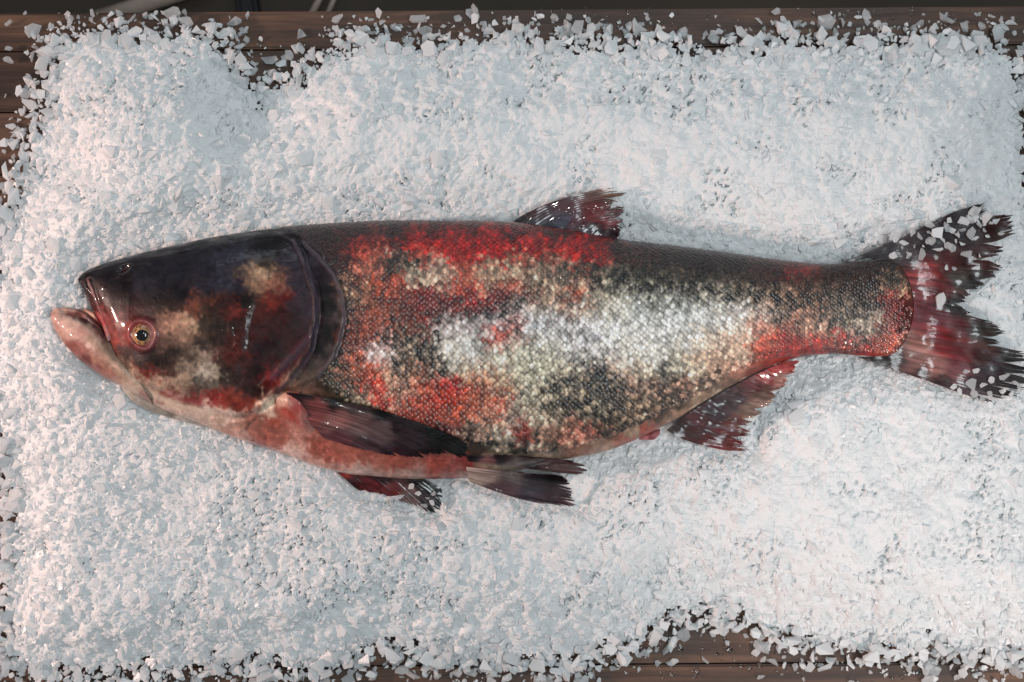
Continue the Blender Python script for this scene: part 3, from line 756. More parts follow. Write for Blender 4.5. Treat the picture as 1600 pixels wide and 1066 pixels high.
# ------------------------------------------------------------------ the fish
fish = link('fish', None, label='large bighead carp with dark head and bloody scaled flank lying on ice', category='fish')
body = link('body', mesh_np('body', bv, bf, MAT_SKIN, bcol * ALB), fish)

# scales: rows of overlapping shingles on the flank
sl = []
s_pos = 290.0
rows = []
Xs, Ys, Ss, Ts = [], [], [], []
col_i = 0
while s_pos < SLEN - 3:
    th_f = np.linspace(0.05, math.pi - 0.05, 260)
    x_, y_, z_ = body_frame(np.full(260, s_pos), th_f)
    w_ = P(x_, y_, z_)
    arc = np.r_[0, np.cumsum(np.linalg.norm(np.diff(w_, axis=0), axis=1))] / (PX * .95)
    mid = arc[-1] * 0.5
    mxp = float(np.mean(x_))
    pitch = float(np.interp(mxp, [450, 560, 700, 1000, 1150, 1300, 1420], [6.6, 7.6, 8.8, 8.6, 7.6, 6.2, 5.2]))
    row = pitch * 1.02
    js = np.arange(-int(mid / row) - 1, int(mid / row) + 2)
    aa = mid + js * row + (0.5 * row if col_i % 2 else 0)
    aa = aa[(aa > 1) & (aa < arc[-1] - 1)]
    aa = aa + rng.uniform(-.16, .16, len(aa)) * row + 3.0 * (noise(aa / 40, np.full(len(aa), s_pos / 40), 46) - .5)
    tth = np.interp(aa, arc, th_f)
    Ss += [s_pos + rng.uniform(-.15, .15) * pitch for _ in aa]; Ts += list(tth); rows += [pitch] * len(aa)
    s_pos += pitch * 0.55
    col_i += 1
Ss = np.array(Ss); Ts = np.array(Ts); rows = np.array(rows)
x_, y_, z_ = body_frame(Ss, Ts)
ok = scaled(x_, y_) & (Ss < SLEN - 2 - 20 * rng.uniform(0, 1, len(Ss)) ** 2.2)
Ss, Ts, rows, x_, y_, z_ = [q[ok] for q in (Ss, Ts, rows, x_, y_, z_)]
c0 = P(x_, y_, z_ + relief(x_, y_) * np.clip(np.sin(Ts), 0, 1) ** .5)
e = 0.8
ux = np.stack(body_frame(np.clip(Ss + e, 0, SLEN), Ts), 0); ux0 = np.stack(body_frame(np.clip(Ss - e, 0, SLEN), Ts), 0)
tu = P(*ux) - P(*ux0)
vx = np.stack(body_frame(Ss, Ts + .01), 0); vx0 = np.stack(body_frame(Ss, Ts - .01), 0)
tv = P(*vx) - P(*vx0)
tu /= np.linalg.norm(tu, axis=1, keepdims=True)
tv /= np.linalg.norm(tv, axis=1, keepdims=True)
nn = np.cross(tv, tu); nn /= np.linalg.norm(nn, axis=1, keepdims=True)
nn = np.where(nn[:, 2:3] < 0, -nn, nn)
tv = np.cross(nn, tu)
L = rows * PX * 0.95
n_s = len(L)
tilt = rng.normal(0, .13, (n_s, 2))
nn2 = nn + tu * tilt[:, :1] + tv * tilt[:, 1:]
OUT = np.array([(-.75, 0, -.12), (-.40, .58, -.05), (.10, .66, .00), (.46, .44, .04), (.66, 0, .07), (.46, -.44, .04), (.10, -.66, .00), (-.40, -.58, -.05)])
INN = OUT * np.array([.72, .74, 1.0]) + np.array([.06, 0, .075])
LOC = np.vstack([[(0.12, 0, .20)], INN, OUT])          # boss, inner ring, thin free edge
NVS = len(LOC)
jit = rng.uniform(.84, 1.20, (n_s, 1, 1))
loc = LOC[None] * jit
sv = (c0[:, None] + (loc[:, :, 0:1] * tu[:, None] + loc[:, :, 1:2] * tv[:, None] + loc[:, :, 2:3] * nn2[:, None]) * L[:, None, None])
shade = np.array([1.22, .55, .62, .95, 1.15, 1.22, 1.15, .95, .62, .20, .20, .24, .34, .46, .34, .24, .20])  # dark edges: scale pigment plus the shadow of the gaps put into the colour
scx = x_ + rng.normal(0, 7, n_s); scy = y_ + rng.normal(0, 5, n_s)
scol = skin_colour(scx, scy, seed=4, warp=10, power=2.2, grit=2.6)
lum = scol.mean(1); sat = (scol.max(1) - scol.min(1)) / (scol.max(1) + 1e-4)
# pigment varies from scale to scale: strongly in the dusky grey parts, little in the white and the blood red
sig = .34 + .62 * np.exp(-((np.log(lum + .004) + 2.2) / .9) ** 2) * (1 - .75 * sstep(.55, .9, sat))
br = np.exp(rng.normal(0, .26, n_s))
vxy = sv.reshape(-1, 3)
kz = (H - vxy[:, 2]) / H * PX
vpx = vxy[:, 0] / kz + 800; vpy = 533 - vxy[:, 1] / kz
own = skin_colour(vpx, vpy, seed=4, warp=11, power=2.2, grit=2.6).reshape(n_s, NVS, 3)
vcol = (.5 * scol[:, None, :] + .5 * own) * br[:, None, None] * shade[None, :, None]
n1 = noise(vpx / 3.0, vpy / 4.6, 47); n2 = noise(vpx / 6.5, vpy / 8.5, 48); n3 = noise(vpx / 15, vpy / 13, 49)
brv = (3.4 * (n1 - .5) + 3.0 * (n2 - .5) + 1.6 * (n3 - .5)).reshape(n_s, NVS, 1)
dusk = sstep(900, 1000, x_) * sstep(470, 430, y_)
fl1 = sstep(.44, .56, .55 * noise(vpx / 4.2, vpy / 6.0, 50) + .45 * noise(vpx / 9, vpy / 9, 51)).reshape(n_s, NVS, 1)
fam = np.clip((sig - .36) / .5, 0, 1)[:, None, None]
vcol *= (1 - .90 * fl1 * fam) * (1 + .30 * fam)
vcol *= np.exp(.7 * brv * sig[:, None, None] - (.30 * sig * sig + .25 * dusk)[:, None, None])
fc = []
for q in range(8):
    a, c = 1 + q, 1 + (q + 1) % 8
    fc += [(0, a, c), (a, a + 8, c + 8), (a, c + 8, c)]
sf = (np.arange(n_s)[:, None, None] * NVS + np.array(fc)[None]).reshape(-1, 3)
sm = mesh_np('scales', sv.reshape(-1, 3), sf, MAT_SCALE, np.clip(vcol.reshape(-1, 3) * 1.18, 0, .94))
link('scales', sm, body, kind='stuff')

# eye
ez = float(body_z(223, 523)) - 0.0012


def dome(name, cx, cy, z, r_px, hgt, mat, parent, power=2.0, ring=0.0, seg=40, nr=10, sx=1.0):
    r = r_px * PX * .93
    cx, cy, _ = P(cx, cy, z)
    v = []; f = []
    for i in range(nr + 1):
        q = ring + (1 - ring) * i / nr
        for j in range(seg):
            a = 2 * math.pi * j / seg
            v.append((cx + sx * r * q * math.cos(a), cy + r * q * math.sin(a), z + hgt * (1 - q ** power)))
    f = [(i * seg + j, (i + 1) * seg + j, (i + 1) * seg + (j + 1) % seg, i * seg + (j + 1) % seg) for i in range(nr) for j in range(seg)]
    if ring == 0:
        pass
    return link(name, mesh_np(name, np.array(v), np.array(f), mat), parent)


def iris_mat():
    m, nt, b = new_mat('golden_iris')
    vec = obj_coords(nt, (1, 1, 1))
    nz = N(nt, 'ShaderNodeTexNoise', Scale=420.0, Detail=4.0)
    nt.links.new(vec, nz.inputs['Vector'])
    cr = nt.nodes.new('ShaderNodeValToRGB')
    cr.color_ramp.elements[0].position = .36; cr.color_ramp.elements[0].color = (0.10, 0.03, 0.012, 1)
    cr.color_ramp.elements[1].position = .58; cr.color_ramp.elements[1].color = (0.52, 0.29, 0.12, 1)
    nt.links.new(nz.outputs['Fac'], cr.inputs['Fac'])
    nt.links.new(cr.outputs['Color'], b.inputs['Base Color'])
    b.inputs['Roughness'].default_value = .25; b.inputs['Coat Weight'].default_value = 1.0; b.inputs['Coat Roughness'].default_value = .02
    return m


MAT_LID = plain_mat('pink_eyelid', (0.12, 0.042, 0.044), .3, .4, .1, 400)
eye = dome('eye', 223, 523, ez - .0006, 18.2, .0022, MAT_LID, fish, power=4.0)
dome('iris', 223.5, 523, ez + .0012, 17.2, .0046, iris_mat(), eye, power=2.4)
dome('pupil', 222, 523.5, ez + .0046, 9.6, .0016, plain_mat('black_pupil', (.003, .003, .004), .06, 1.0), eye, power=3.0)


# generic lofted fleshy piece between two contour lines
def loft(name, top, bot, zc, hc, mat, parent, pts=None, nu=70, nvv=40, low=0.6, detail=None, power=.9, blend=False):
    ts = np.linspace(0, 1, nu)
    a = spline(top, ts=ts); c = spline(bot, ts=ts)
    thh = np.r_[np.linspace(0, math.pi, nvv), np.linspace(math.pi, 2 * math.pi, 14)[1:-1]]
    zz = np.interp(ts, np.linspace(0, 1, len(zc)), zc); hh = np.interp(ts, np.linspace(0, 1, len(hc)), hc)
    t = 0.5 - .5 * np.cos(thh)
    x = a[:, None, 0] + (c - a)[:, None, 0] * t; y = a[:, None, 1] + (c - a)[:, None, 1] * t
    k = np.sin(thh)
    z = zz[:, None] + hh[:, None] * np.where(k > 0, np.abs(k) ** power, -low * np.abs(k))[None]
    x, y, z = x.ravel(), y.ravel(), z.ravel()
    if detail is not None:
        z = z + detail(x, y)
    pa = np.array(pts, float)
    col = paint(x, y, pa, albedo(pa[:, 2:5]), warp=5, power=2.4)
    col *= (1 + .5 * (noise(x / 4, y / 4, 91) - .5))[:, None]
    if blend:
        wgt = (np.clip(np.sin(thh), 0, 1)[None] * np.sin(np.pi * np.clip(ts, .0, 1))[:, None] ** .5).ravel()[:, None]
        wgt = np.clip(wgt * 1.6, 0, 1)
        col = col * wgt + head_colour(x, y) * (1 - wgt)
    v = P(x, y, z); n2 = len(thh)
    f = grid_faces(nu, n2, True)
    extra = []
    for row in (0, nu - 1):
        cc = len(v)
        v = np.vstack([v, v[row * n2:(row + 1) * n2].mean(0)]); col = np.vstack([col, col[row * n2:(row + 1) * n2].mean(0)])
        for j in range(0, n2, 2):
            extra.append((cc, row * n2 + j, row * n2 + (j + 1) % n2, row * n2 + (j + 2) % n2))
    f = np.vstack([f, np.array(extra)])
    return link(name, mesh_np(name, v, f, mat, col), parent)


def jaw_detail(x, y):
    d, _ = seg_dist(x, y, [(100, 488), (128, 496), (150, 514), (170, 540), (182, 560)])
    dz = -0.0042 * np.exp(-(d / 5.0) ** 2)
    d, _ = seg_dist(x, y, [(90, 484), (118, 484), (140, 492), (158, 510)])
    return dz + 0.002 * np.exp(-(d / 4.0) ** 2) + .0016 * (fbm(x / 16, y / 16, 55, 2) - .5)


loft('lower_jaw',
     [(79, 490), (84, 483), (98, 480), (118, 482), (138, 490), (154, 505), (166, 521), (176, 536), (190, 556), (206, 578)],
     [(79, 495), (84, 511), (98, 534), (118, 556), (140, 575), (160, 588), (178, 598), (195, 606), (215, 618), (240, 632)],
     [.050, .052, .056, .058, .058], [.007, .016, .022, .026, .026], MAT_SKIN, fish,
     [(82, 492, 210, 150, 134), (95, 486, 206, 150, 130), (112, 487, 190, 140, 124), (130, 492, 150, 96, 84), (150, 508, 96, 62, 56), (92, 510, 204, 146, 130), (110, 515, 208, 156, 136), (125, 520, 192, 136, 122),
      (140, 530, 178, 140, 118), (125, 545, 165, 106, 94), (150, 560, 168, 116, 96), (110, 545, 150, 92, 80), (165, 545, 160, 128, 106), (180, 560, 170, 136, 112), (170, 585, 165, 110, 96), (190, 580, 182, 150, 126), (150, 580, 150, 96, 86),
      (112, 491, 120, 70, 62), (122, 495, 92, 52, 48), (134, 500, 84, 46, 44), (146, 510, 80, 46, 44), (158, 524, 84, 52, 50), (105, 500, 212, 168, 150), (120, 506, 206, 166, 148), (138, 515, 190, 150, 132), (150, 530, 184, 150, 130), (135, 565, 120, 70, 64), (210, 605, 185, 160, 138), (225, 618, 150, 110, 100), (165, 525, 110, 70, 66)], detail=jaw_detail)
loft('upper_lip', [(136, 440), (146, 462), (158, 484), (170, 508), (177, 530)], [(130, 444), (138, 464), (149, 488), (161, 512), (168, 534)],
     [.058, .062, .066, .070, .070], [.004, .006, .007, .008, .005], MAT_SKIN, fish,
     [(134, 445, 44, 32, 36), (142, 462, 72, 34, 38), (150, 480, 168, 62, 66), (160, 500, 188, 84, 84), (168, 522, 190, 120, 112), (172, 532, 150, 110, 116)], nu=40, nvv=20)
loft('tongue', [(120, 484), (132, 482), (145, 487), (156, 502)], [(121, 488), (134, 493), (148, 502), (158, 510)],
     [.050, .054, .058, .058], [.003, .006, .007, .004], MAT_SKIN, fish,
     [(125, 485, 216, 150, 124), (140, 492, 222, 158, 128), (155, 505, 180, 96, 84)], nu=30, nvv=16)
loft('gill_flap', [(188, 600), (212, 608), (245, 622), (280, 640), (320, 660)], [(188, 604), (208, 628), (238, 644), (272, 655), (322, 668)],
     [.046, .046, .046, .046, .046], [.003, .009, .011, .011, .006], MAT_SKIN, fish,
     [(200, 610, 176, 170, 158), (225, 628, 150, 148, 138), (255, 640, 140, 136, 126), (290, 652, 176, 168, 156), (235, 618, 90, 82, 76), (270, 635, 86, 78, 72), (215, 608, 150, 140, 130)], nu=50, nvv=24)
loft('vent', [(998, 684), (1010, 676), (1024, 672), (1032, 670)], [(999, 688), (1012, 688), (1022, 687), (1031, 679)],
     [.047, .047, .047, .046], [.004, .006, .006, .003], MAT_SKIN, fish,
     [(1005, 684, 196, 120, 116), (1018, 680, 150, 84, 86), (1026, 676, 166, 104, 108)], nu=24, nvv=14)
loft('fin_root', [(430, 616), (448, 610), (468, 612), (484, 618)], [(432, 640), (456, 662), (484, 680), (502, 684)],
     [-.003, -.002, -.002, -.003], [.005, .0110, .0090, .001], MAT_SKIN, fish,
     [(440, 625, 214, 160, 132), (458, 618, 198, 112, 100), (470, 630, 190, 90, 86), (450, 650, 176, 86, 72), (480, 650, 190, 120, 108), (500, 640, 176, 104, 92), (505, 670, 192, 134, 124), (515, 685, 128, 72, 70), (520, 660, 120, 74, 72), (512, 640, 104, 62, 60), (478, 616, 70, 40, 44)],
     nu=40, nvv=24, detail=lambda x, y: body_z(x, y), blend=True)


# ------------------------------------------------------------------ fins
def fin(name, base, mid, tip, nr, zfun, cols, fray=.25, split=.72, ridge=.0007, thick=.0011, ns=30, seed=0, torn=()):
    """fan of nr rays; every ray is a ridged strip, strips part into ragged points at the margin"""
    r2 = np.random.default_rng(100 + seed)
    q = 5
    V = []; F = []; CT = []
    s = np.linspace(0, 1, ns)
    length = np.ones(nr); bcen = np.zeros(nr)
    i0 = 0
    while i0 < nr:
        k = min(int(r2.integers(2, 6)), nr - i0)
        length[i0:i0 + k] = 1 - abs(r2.normal(0, fray * .30)) - np.abs(r2.normal(0, fray * .08, k))
        bcen[i0:i0 + k] = (i0 + k / 2) / nr
        i0 += k
    sub = np.array([-.5, -.25, 0, .25, .5])
    xs_all = []
    for i in range(nr):
        tc = (i + .5) / nr
        gap = sstep(split + r2.uniform(-.05, .05), 1.0, s) * (0.25 + fray)
        off = sub[None] / nr * (1 - np.clip(gap, 0, .93))[:, None]
        t = np.clip(tc + off + (bcen[i] - tc) * (.45 * sstep(split, 1, s) * min(1, fray / .25))[:, None], 0, 1).ravel()
        ss = np.repeat(s * length[i], q)
        # ragged ends inside a ray
        endj = r2.uniform(-.05, .03, q) * (fray / .25)
        ss = ss + np.tile(endj, ns) * np.repeat(sstep(.8, 1, s), q)
        b0 = spline(base, ts=t); m0 = spline(mid, ts=t); t0 = spline(tip, ts=t)
        p = b0 * ((1 - ss) ** 2)[:, None] + m0 * (2 * ss * (1 - ss))[:, None] + t0 * (ss ** 2)[:, None]
        x, y = p[:, 0], p[:, 1]
        z = zfun(x, y, np.clip(t, 0, 1), ss) + np.tile(ridge * r2.uniform(.05, .30) * np.cos(sub * math.pi * 2) * .5, ns) + r2.normal(0, .00025) * ss + .0016 * (noise(x / 24, y / 24, seed + 70) - .5) + .0006 * (noise(x / 9, y / 9, seed + 71) - .5)
        for (ta, tb, sa, lift) in torn:
            if ta < tc < tb:
                z = z + lift * np.clip(ss - sa, 0, 1)
        o = len(V) * ns * q
        V.append(np.c_[x, y, z]); F.append(grid_faces(ns, q) + i * ns * q)
        CT.append(np.c_[t, ss, np.full(len(t), r2.uniform(.72, 1.28))])
    V = np.vstack(V); F = np.vstack(F); CT = np.vstack(CT)
    pa = np.array(cols, float)
    col = paint(V[:, 0], V[:, 1], pa, albedo(pa[:, 2:5]), warp=5, power=2.2)
    streak = noise(CT[:, 0] * nr * 1.7, CT[:, 1] * 5, seed + 60)
    col *= ((.55 + .9 * streak) * CT[:, 2])[:, None]
    me = mesh_np(name, P(V[:, 0], V[:, 1], V[:, 2]), F, MAT_FIN, col)
    o = link(name, me, fish)
    md = o.modifiers.new('thickness', 'SOLIDIFY'); md.thickness = thick; md.offset = -1; md.use_rim = False
    return o


def zlerp(z0, z1, wave=.0015, sd=0, p=1.0):
    return lambda x, y, t, s: z0 + (z1 - z0) * s ** p + wave * np.sin(t * 9 + sd + s * 3) * s + .0016 * (fbm(x / 26, y / 26, 300 + sd, 2) - .5)


fin('tail_fin',
    [(1312, 412), (1378, 406), (1404, 428), (1412, 458), (1414, 490), (1410, 520), (1398, 542), (1372, 556), (1340, 558)],
    [(1430, 366), (1472, 370), (1488, 408), (1478, 440), (1470, 478), (1480, 515), (1490, 552), (1470, 580), (1418, 584)],
    [(1564, 292), (1590, 328), (1584, 402), (1548, 438), (1512, 472), (1574, 512), (1622, 556), (1644, 596), (1550, 632)],
    44, zlerp(.0512, .0480, .0010, 1),
    [(1340, 405, 40, 34, 36), (1390, 398, 46, 40, 46), (1420, 400, 60, 46, 50), (1450, 380, 42, 32, 36), (1500, 360, 38, 30, 36), (1550, 330, 60, 36, 36), (1520, 330, 40, 30, 34), (1555, 390, 56, 26, 28), (1520, 410, 60, 24, 26), (1480, 415, 80, 30, 32), (1450, 425, 128, 38, 40),
     (1435, 440, 150, 72, 72), (1430, 470, 150, 84, 86), (1450, 450, 130, 48, 50), (1470, 450, 100, 42, 44), (1500, 430, 60, 46, 40), (1520, 440, 40, 34, 30), (1445, 490, 120, 62, 68), (1470, 500, 108, 54, 60), (1490, 480, 46, 40, 40), (1460, 520, 124, 44, 48),
     (1440, 540, 158, 104, 92), (1470, 540, 120, 40, 44), (1500, 520, 96, 38, 40), (1530, 515, 52, 42, 38), (1560, 530, 46, 40, 36), (1500, 555, 100, 34, 38), (1540, 555, 66, 28, 30), (1580, 555, 36, 28, 28), (1595, 580, 34, 28, 28), (1550, 580, 48, 34, 42),
     (1500, 580, 118, 70, 72), (1460, 575, 150, 96, 88), (1430, 560, 140, 92, 84), (1400, 560, 66, 46, 46), (1380, 560, 40, 28, 30), (1440, 585, 66, 30, 34), (1470, 598, 52, 30, 32), (1520, 600, 60, 44, 50), (1570, 605, 46, 36, 38)],
    fray=.22, split=.82, ridge=.0004, seed=1, ns=34)
fin('dorsal_fin', [(802, 346), (840, 352), (880, 359), (925, 367), (964, 374)], [(860, 305), (895, 315), (920, 332), (945, 350), (964, 368)],
    [(992, 286), (990, 301), (981, 323), (976, 345), (968, 370)], 22, zlerp(.0520, .0535, .0012, 2),
    [(810, 345, 44, 34, 38), (850, 330, 70, 42, 50), (880, 318, 74, 44, 52), (920, 308, 92, 62, 58), (960, 300, 120, 88, 72), (975, 300, 96, 80, 62), (880, 345, 66, 66, 88), (860, 350, 54, 56, 74), (900, 350, 88, 44, 54),
     (930, 330, 104, 48, 52), (950, 345, 110, 44, 50), (960, 335, 72, 40, 42), (955, 362, 60, 40, 46), (920, 362, 62, 52, 62), (965, 315, 78, 58, 50)], fray=.2, split=.86, ridge=.0006, seed=2)
fin('anal_fin', [(1042, 672), (1064, 654), (1092, 635), (1130, 612), (1170, 590), (1228, 562)], [(1078, 700), (1112, 672), (1138, 650), (1165, 628), (1192, 604), (1234, 566)],
    [(1196, 712), (1180, 675), (1192, 650), (1208, 626), (1234, 595), (1250, 562)], 26, zlerp(.0505, .0415, .0010, 3),
    [(1050, 675, 52, 26, 28), (1080, 685, 66, 24, 28), (1110, 690, 96, 28, 32), (1150, 698, 110, 44, 44), (1175, 702, 92, 74, 62), (1100, 660, 74, 34, 40), (1120, 645, 56, 40, 48), (1150, 625, 66, 48, 54), (1150, 665, 104, 56, 52), (1170, 645, 120, 88, 74),
     (1190, 620, 128, 90, 76), (1180, 605, 96, 44, 50), (1200, 590, 124, 40, 46), (1215, 575, 150, 36, 40), (1235, 562, 160, 60, 58), (1220, 590, 140, 90, 78), (1130, 680, 96, 34, 38)], fray=.28, split=.80, ridge=.0004, seed=3, torn=((0, .19, .3, -.003),))
fin('pectoral_fin', [(446, 613), (455, 622), (465, 636), (478, 652), (494, 672), (508, 686)], [(590, 628), (588, 648), (572, 668), (552, 680), (540, 690), (532, 692)],
    [(738, 694), (732, 714), (708, 718), (652, 718), (596, 710), (540, 696)], 24,
    lambda x, y, t, s: np.maximum(body_z(x, y), .060) + .0045 + .0012 * np.sin(t * 11) + .003 * s * (1 - t),
    [(470, 616, 44, 30, 34), (520, 628, 28, 20, 24), (600, 648, 24, 18, 22), (680, 676, 22, 16, 20), (735, 700, 20, 16, 18), (500, 640, 130, 76, 72), (530, 655, 138, 90, 86), (560, 660, 112, 80, 80), (600, 670, 96, 74, 78), (650, 690, 52, 40, 46), (700, 705, 34, 26, 30),
     (530, 685, 100, 62, 66), (570, 695, 74, 52, 58), (620, 708, 52, 36, 42), (660, 715, 40, 28, 34), (560, 640, 60, 46, 48), (620, 665, 44, 34, 38)], fray=.10, split=.9, ridge=.0005, seed=4, ns=36)
fin('pelvic_fin', [(728, 711), (730, 714), (731, 717), (732, 721)], [(800, 711), (800, 716), (802, 722), (806, 730)], [(905, 722), (925, 731), (922, 739), (885, 741)], 9, lambda x, y, t, s: np.maximum(np.maximum(body_z(x, y) + .004, .090 - .034 * s), .054),
    [(735, 714, 40, 28, 32), (780, 716, 44, 32, 36), (830, 722, 62, 44, 46), (900, 732, 84, 56, 56), (920, 735, 76, 50, 50), (760, 726, 150, 96, 92), (800, 732, 130, 108, 104), (850, 735, 84, 58, 58)], fray=.10, split=.93, ridge=.0007, seed=5)
fin('pelvic_fin', [(728, 730), (730, 738), (732, 746), (735, 753)], [(800, 740), (806, 750), (806, 762), (800, 780)], [(880, 742), (896, 758), (906, 786), (850, 788)], 17, lambda x, y, t, s: np.maximum(np.maximum(body_z(x, y) + .002, .080 - .036 * s), .044) + .001 * np.sin(t * 9),
    [(735, 735, 190, 150, 134), (760, 745, 180, 140, 126), (800, 740, 110, 92, 92), (790, 760, 96, 66, 72), (840, 745, 46, 38, 44), (870, 745, 34, 26, 30), (830, 770, 62, 50, 62), (880, 770, 64, 42, 50), (900, 782, 74, 48, 54), (770, 765, 100, 70, 76), (850, 784, 60, 46, 54)],
    fray=.12, split=.90, ridge=.0005, seed=6)
fin('pectoral_fin', [(528, 738), (555, 742), (590, 744), (625, 744), (650, 742)], [(545, 752), (580, 758), (620, 762), (650, 766), (676, 755)], [(562, 768), (606, 776), (646, 792), (686, 799), (692, 764)], 22, zlerp(.046, .040, .0012, 7),
    [(535, 745, 150, 60, 54), (550, 755, 60, 34, 38), (580, 758, 96, 46, 48), (610, 765, 106, 50, 52), (640, 770, 110, 78, 76), (600, 748, 50, 34, 38), (650, 755, 40, 28, 32), (670, 765, 26, 22, 28), (680, 790, 22, 20, 26), (640, 788, 112, 84, 82), (665, 780, 50, 40, 46)],
    fray=.15, split=.85, ridge=.0010, seed=7)

# ------------------------------------------------------------------ ice: packed bed and small chips as one mass, 300 large chips singly
gx = np.arange(-60, 1664, 3.0); gy = np.arange(14, 1092, 3.0)
X, Y = np.meshgrid(gx, gy, indexing='ij')
x = X.ravel(); y = Y.ravel()
zz = ice_z(x, y)
_, sdn = ice_raw(x, y)
bed = P(x, y, zz)
bff = grid_faces(len(gx), len(gy))[:, ::-1]
rag = 10 + 34 * fbm(x / 60, y / 60, 63, 2) + 22 * (noise(x / 9, y / 9, 64) - .5)
keep = (zz[bff].max(1) > 0.0012) & ((sdn - rag)[bff].min(1) > 0)
# pores: the bed is missing in loose patches so that dark wood shows between the chips
loose = fbm(x / 46, y / 40, 61, 2) * .5 + .5 * noise(x / 7, y / 7, 62)
thr = .93 - .26 * np.exp(-(np.maximum(sdn, 0) / 40) ** 2) - .14 * np.exp(-((x - 1040) / 260) ** 2 - ((y - 125) / 45) ** 2)
clu = fbm(x / 70, y / 45, 65, 2) + .25 * np.exp(-((x - 1050) / 280) ** 2 - ((y - 130) / 50) ** 2) + .16 * np.exp(-((x - 640) / 200) ** 2 - ((y - 935) / 35) ** 2)
pore = (loose > thr) & (sdn < 30)
pit = sstep(.74, .96, noise(x / 3.6, y / 3.6, 66)) * sstep(.58, .74, clu) + .8 * sstep(.80, .97, noise(x / 4.6, y / 4.6, 67)) * sstep(.54, .70, clu)
bed[:, 2] -= np.minimum(.022 * np.clip(pit, 0, 1), np.maximum(bed[:, 2] - .002, 0))
bff = bff[keep & ~(pore[bff].any(1))]

TEMPL = []
for k in range(40):
    bm = bmesh.new()
    n = int(rng.integers(7, 12))
    sx, sy, sz = 1.0, rng.uniform(.55, .95), rng.uniform(.22, .55)
    for q in range(n):
        a = rng.uniform(0, 2 * math.pi); rr = rng.uniform(.75, 1.0)
        bm.verts.new((sx * .5 * rr * math.cos(a), sy * .5 * rr * math.sin(a), rng.choice([-1, 1]) * sz * .5 * rng.uniform(.5, 1)))
    res = bmesh.ops.convex_hull(bm, input=bm.verts[:])
    junk = [g for g in res['geom_interior'] + res['geom_unused'] if isinstance(g, bmesh.types.BMVert)]
    bmesh.ops.delete(bm, geom=list(set(junk)), context='VERTS')
    bmesh.ops.recalc_face_normals(bm, faces=bm.faces[:])
    bm.verts.index_update()
    TEMPL.append((np.array([vv.co[:] for vv in bm.verts]), np.array([[vv.index for vv in f.verts] for f in bm.faces])))
    bm.free()


def rot_mats(n, tiltmax, r):
    a = r.uniform(0, 2 * math.pi, n); tl = np.abs(r.normal(0, 1, n)) * tiltmax; ax = r.uniform(0, 2 * math.pi, n)
    M = np.zeros((n, 3, 3))
    for i in range(n):
        M[i] = np.array(Matrix.Rotation(tl[i], 3, Vector((math.cos(ax[i]), math.sin(ax[i]), 0))) @ Matrix.Rotation(a[i], 3, 'Z'))
    return M


FISH_POLYS = [BODY_POLY, FIN_POLYS['jaw'], FIN_POLYS['flap']]


def melt(x, y):
    """1 where the ice has half melted into a smooth crust, 0 where it lies in crisp chips"""
    m = 0
    for a, c, rx, ry, k in ((1000, 220, 420, 120, 1), (640, 200, 190, 110, .9), (1400, 200, 200, 110, .9), (1350, 800, 260, 170, 1), (900, 820, 200, 70, .8), (430, 790, 150, 60, .55), (1540, 480, 60, 60, 1), (230, 260, 140, 140, .45)):
        m = np.maximum(m, k * np.exp(-(((x - a) / rx) ** 4 + ((y - c) / ry) ** 4)))
    return m * (.75 + .5 * fbm(x / 60, y / 60, 71, 2))


def off_fish(x, y, m):
    ok = np.ones(np.shape(x), bool)
    for pl in FISH_POLYS:
        ok &= poly_sd(x, y, pl) < -m
    return ok


r3 = np.random.default_rng(21)
n = 64000
cx = r3.uniform(-50, 1650, n); cy = r3.uniform(16, 1085, n)
_, csd = ice_raw(cx, cy)
size = np.clip(np.exp(r3.normal(math.log(9.6), .46, n) + r3.normal(0, .38, n) * (csd < 40)) * (1 + .12 * sstep(60, 5, csd)), 3.6, 34)
prob = np.where(csd > 34, 1.0, np.where(csd > 0, .42 + .58 * csd / 34, np.exp(csd / 11.0) * .55)) * (1 - .25 * np.clip(melt(cx, cy), 0, 1))
ok = (r3.uniform(0, 1, n) < prob) & off_fish(cx, cy, 2) & (cy > 20)
cx, cy, size, csd = cx[ok], cy[ok], size[ok], csd[ok]
fin_ok = np.ones(len(cx), bool)
for nm in ('tail', 'dorsal', 'anal', 'pelvic', 'far'):
    fin_ok &= poly_sd(cx, cy, FIN_POLYS[nm]) < -2
ok = off_fish(cx, cy, 1) & ((size < 16) | off_fish(cx, cy, 9)) & ((size < 14) | fin_ok)
cx, cy, size, csd = cx[ok], cy[ok], size[ok], csd[ok]
cluc = fbm(cx / 70, cy / 45, 65, 2) + .25 * np.exp(-((cx - 1050) / 280) ** 2 - ((cy - 130) / 50) ** 2) + .16 * np.exp(-((cx - 640) / 200) ** 2 - ((cy - 935) / 35) ** 2)
ok = ~((noise(cx / 3.6, cy / 3.6, 66) > .74) & (cluc > .60) & (size < 12) & (csd > 30))
cx, cy, size, csd = cx[ok], cy[ok], size[ok], csd[ok]
n = len(cx)
iz = np.maximum(ice_z(cx, cy), 0.0)
deep = sstep(0, 60, csd)
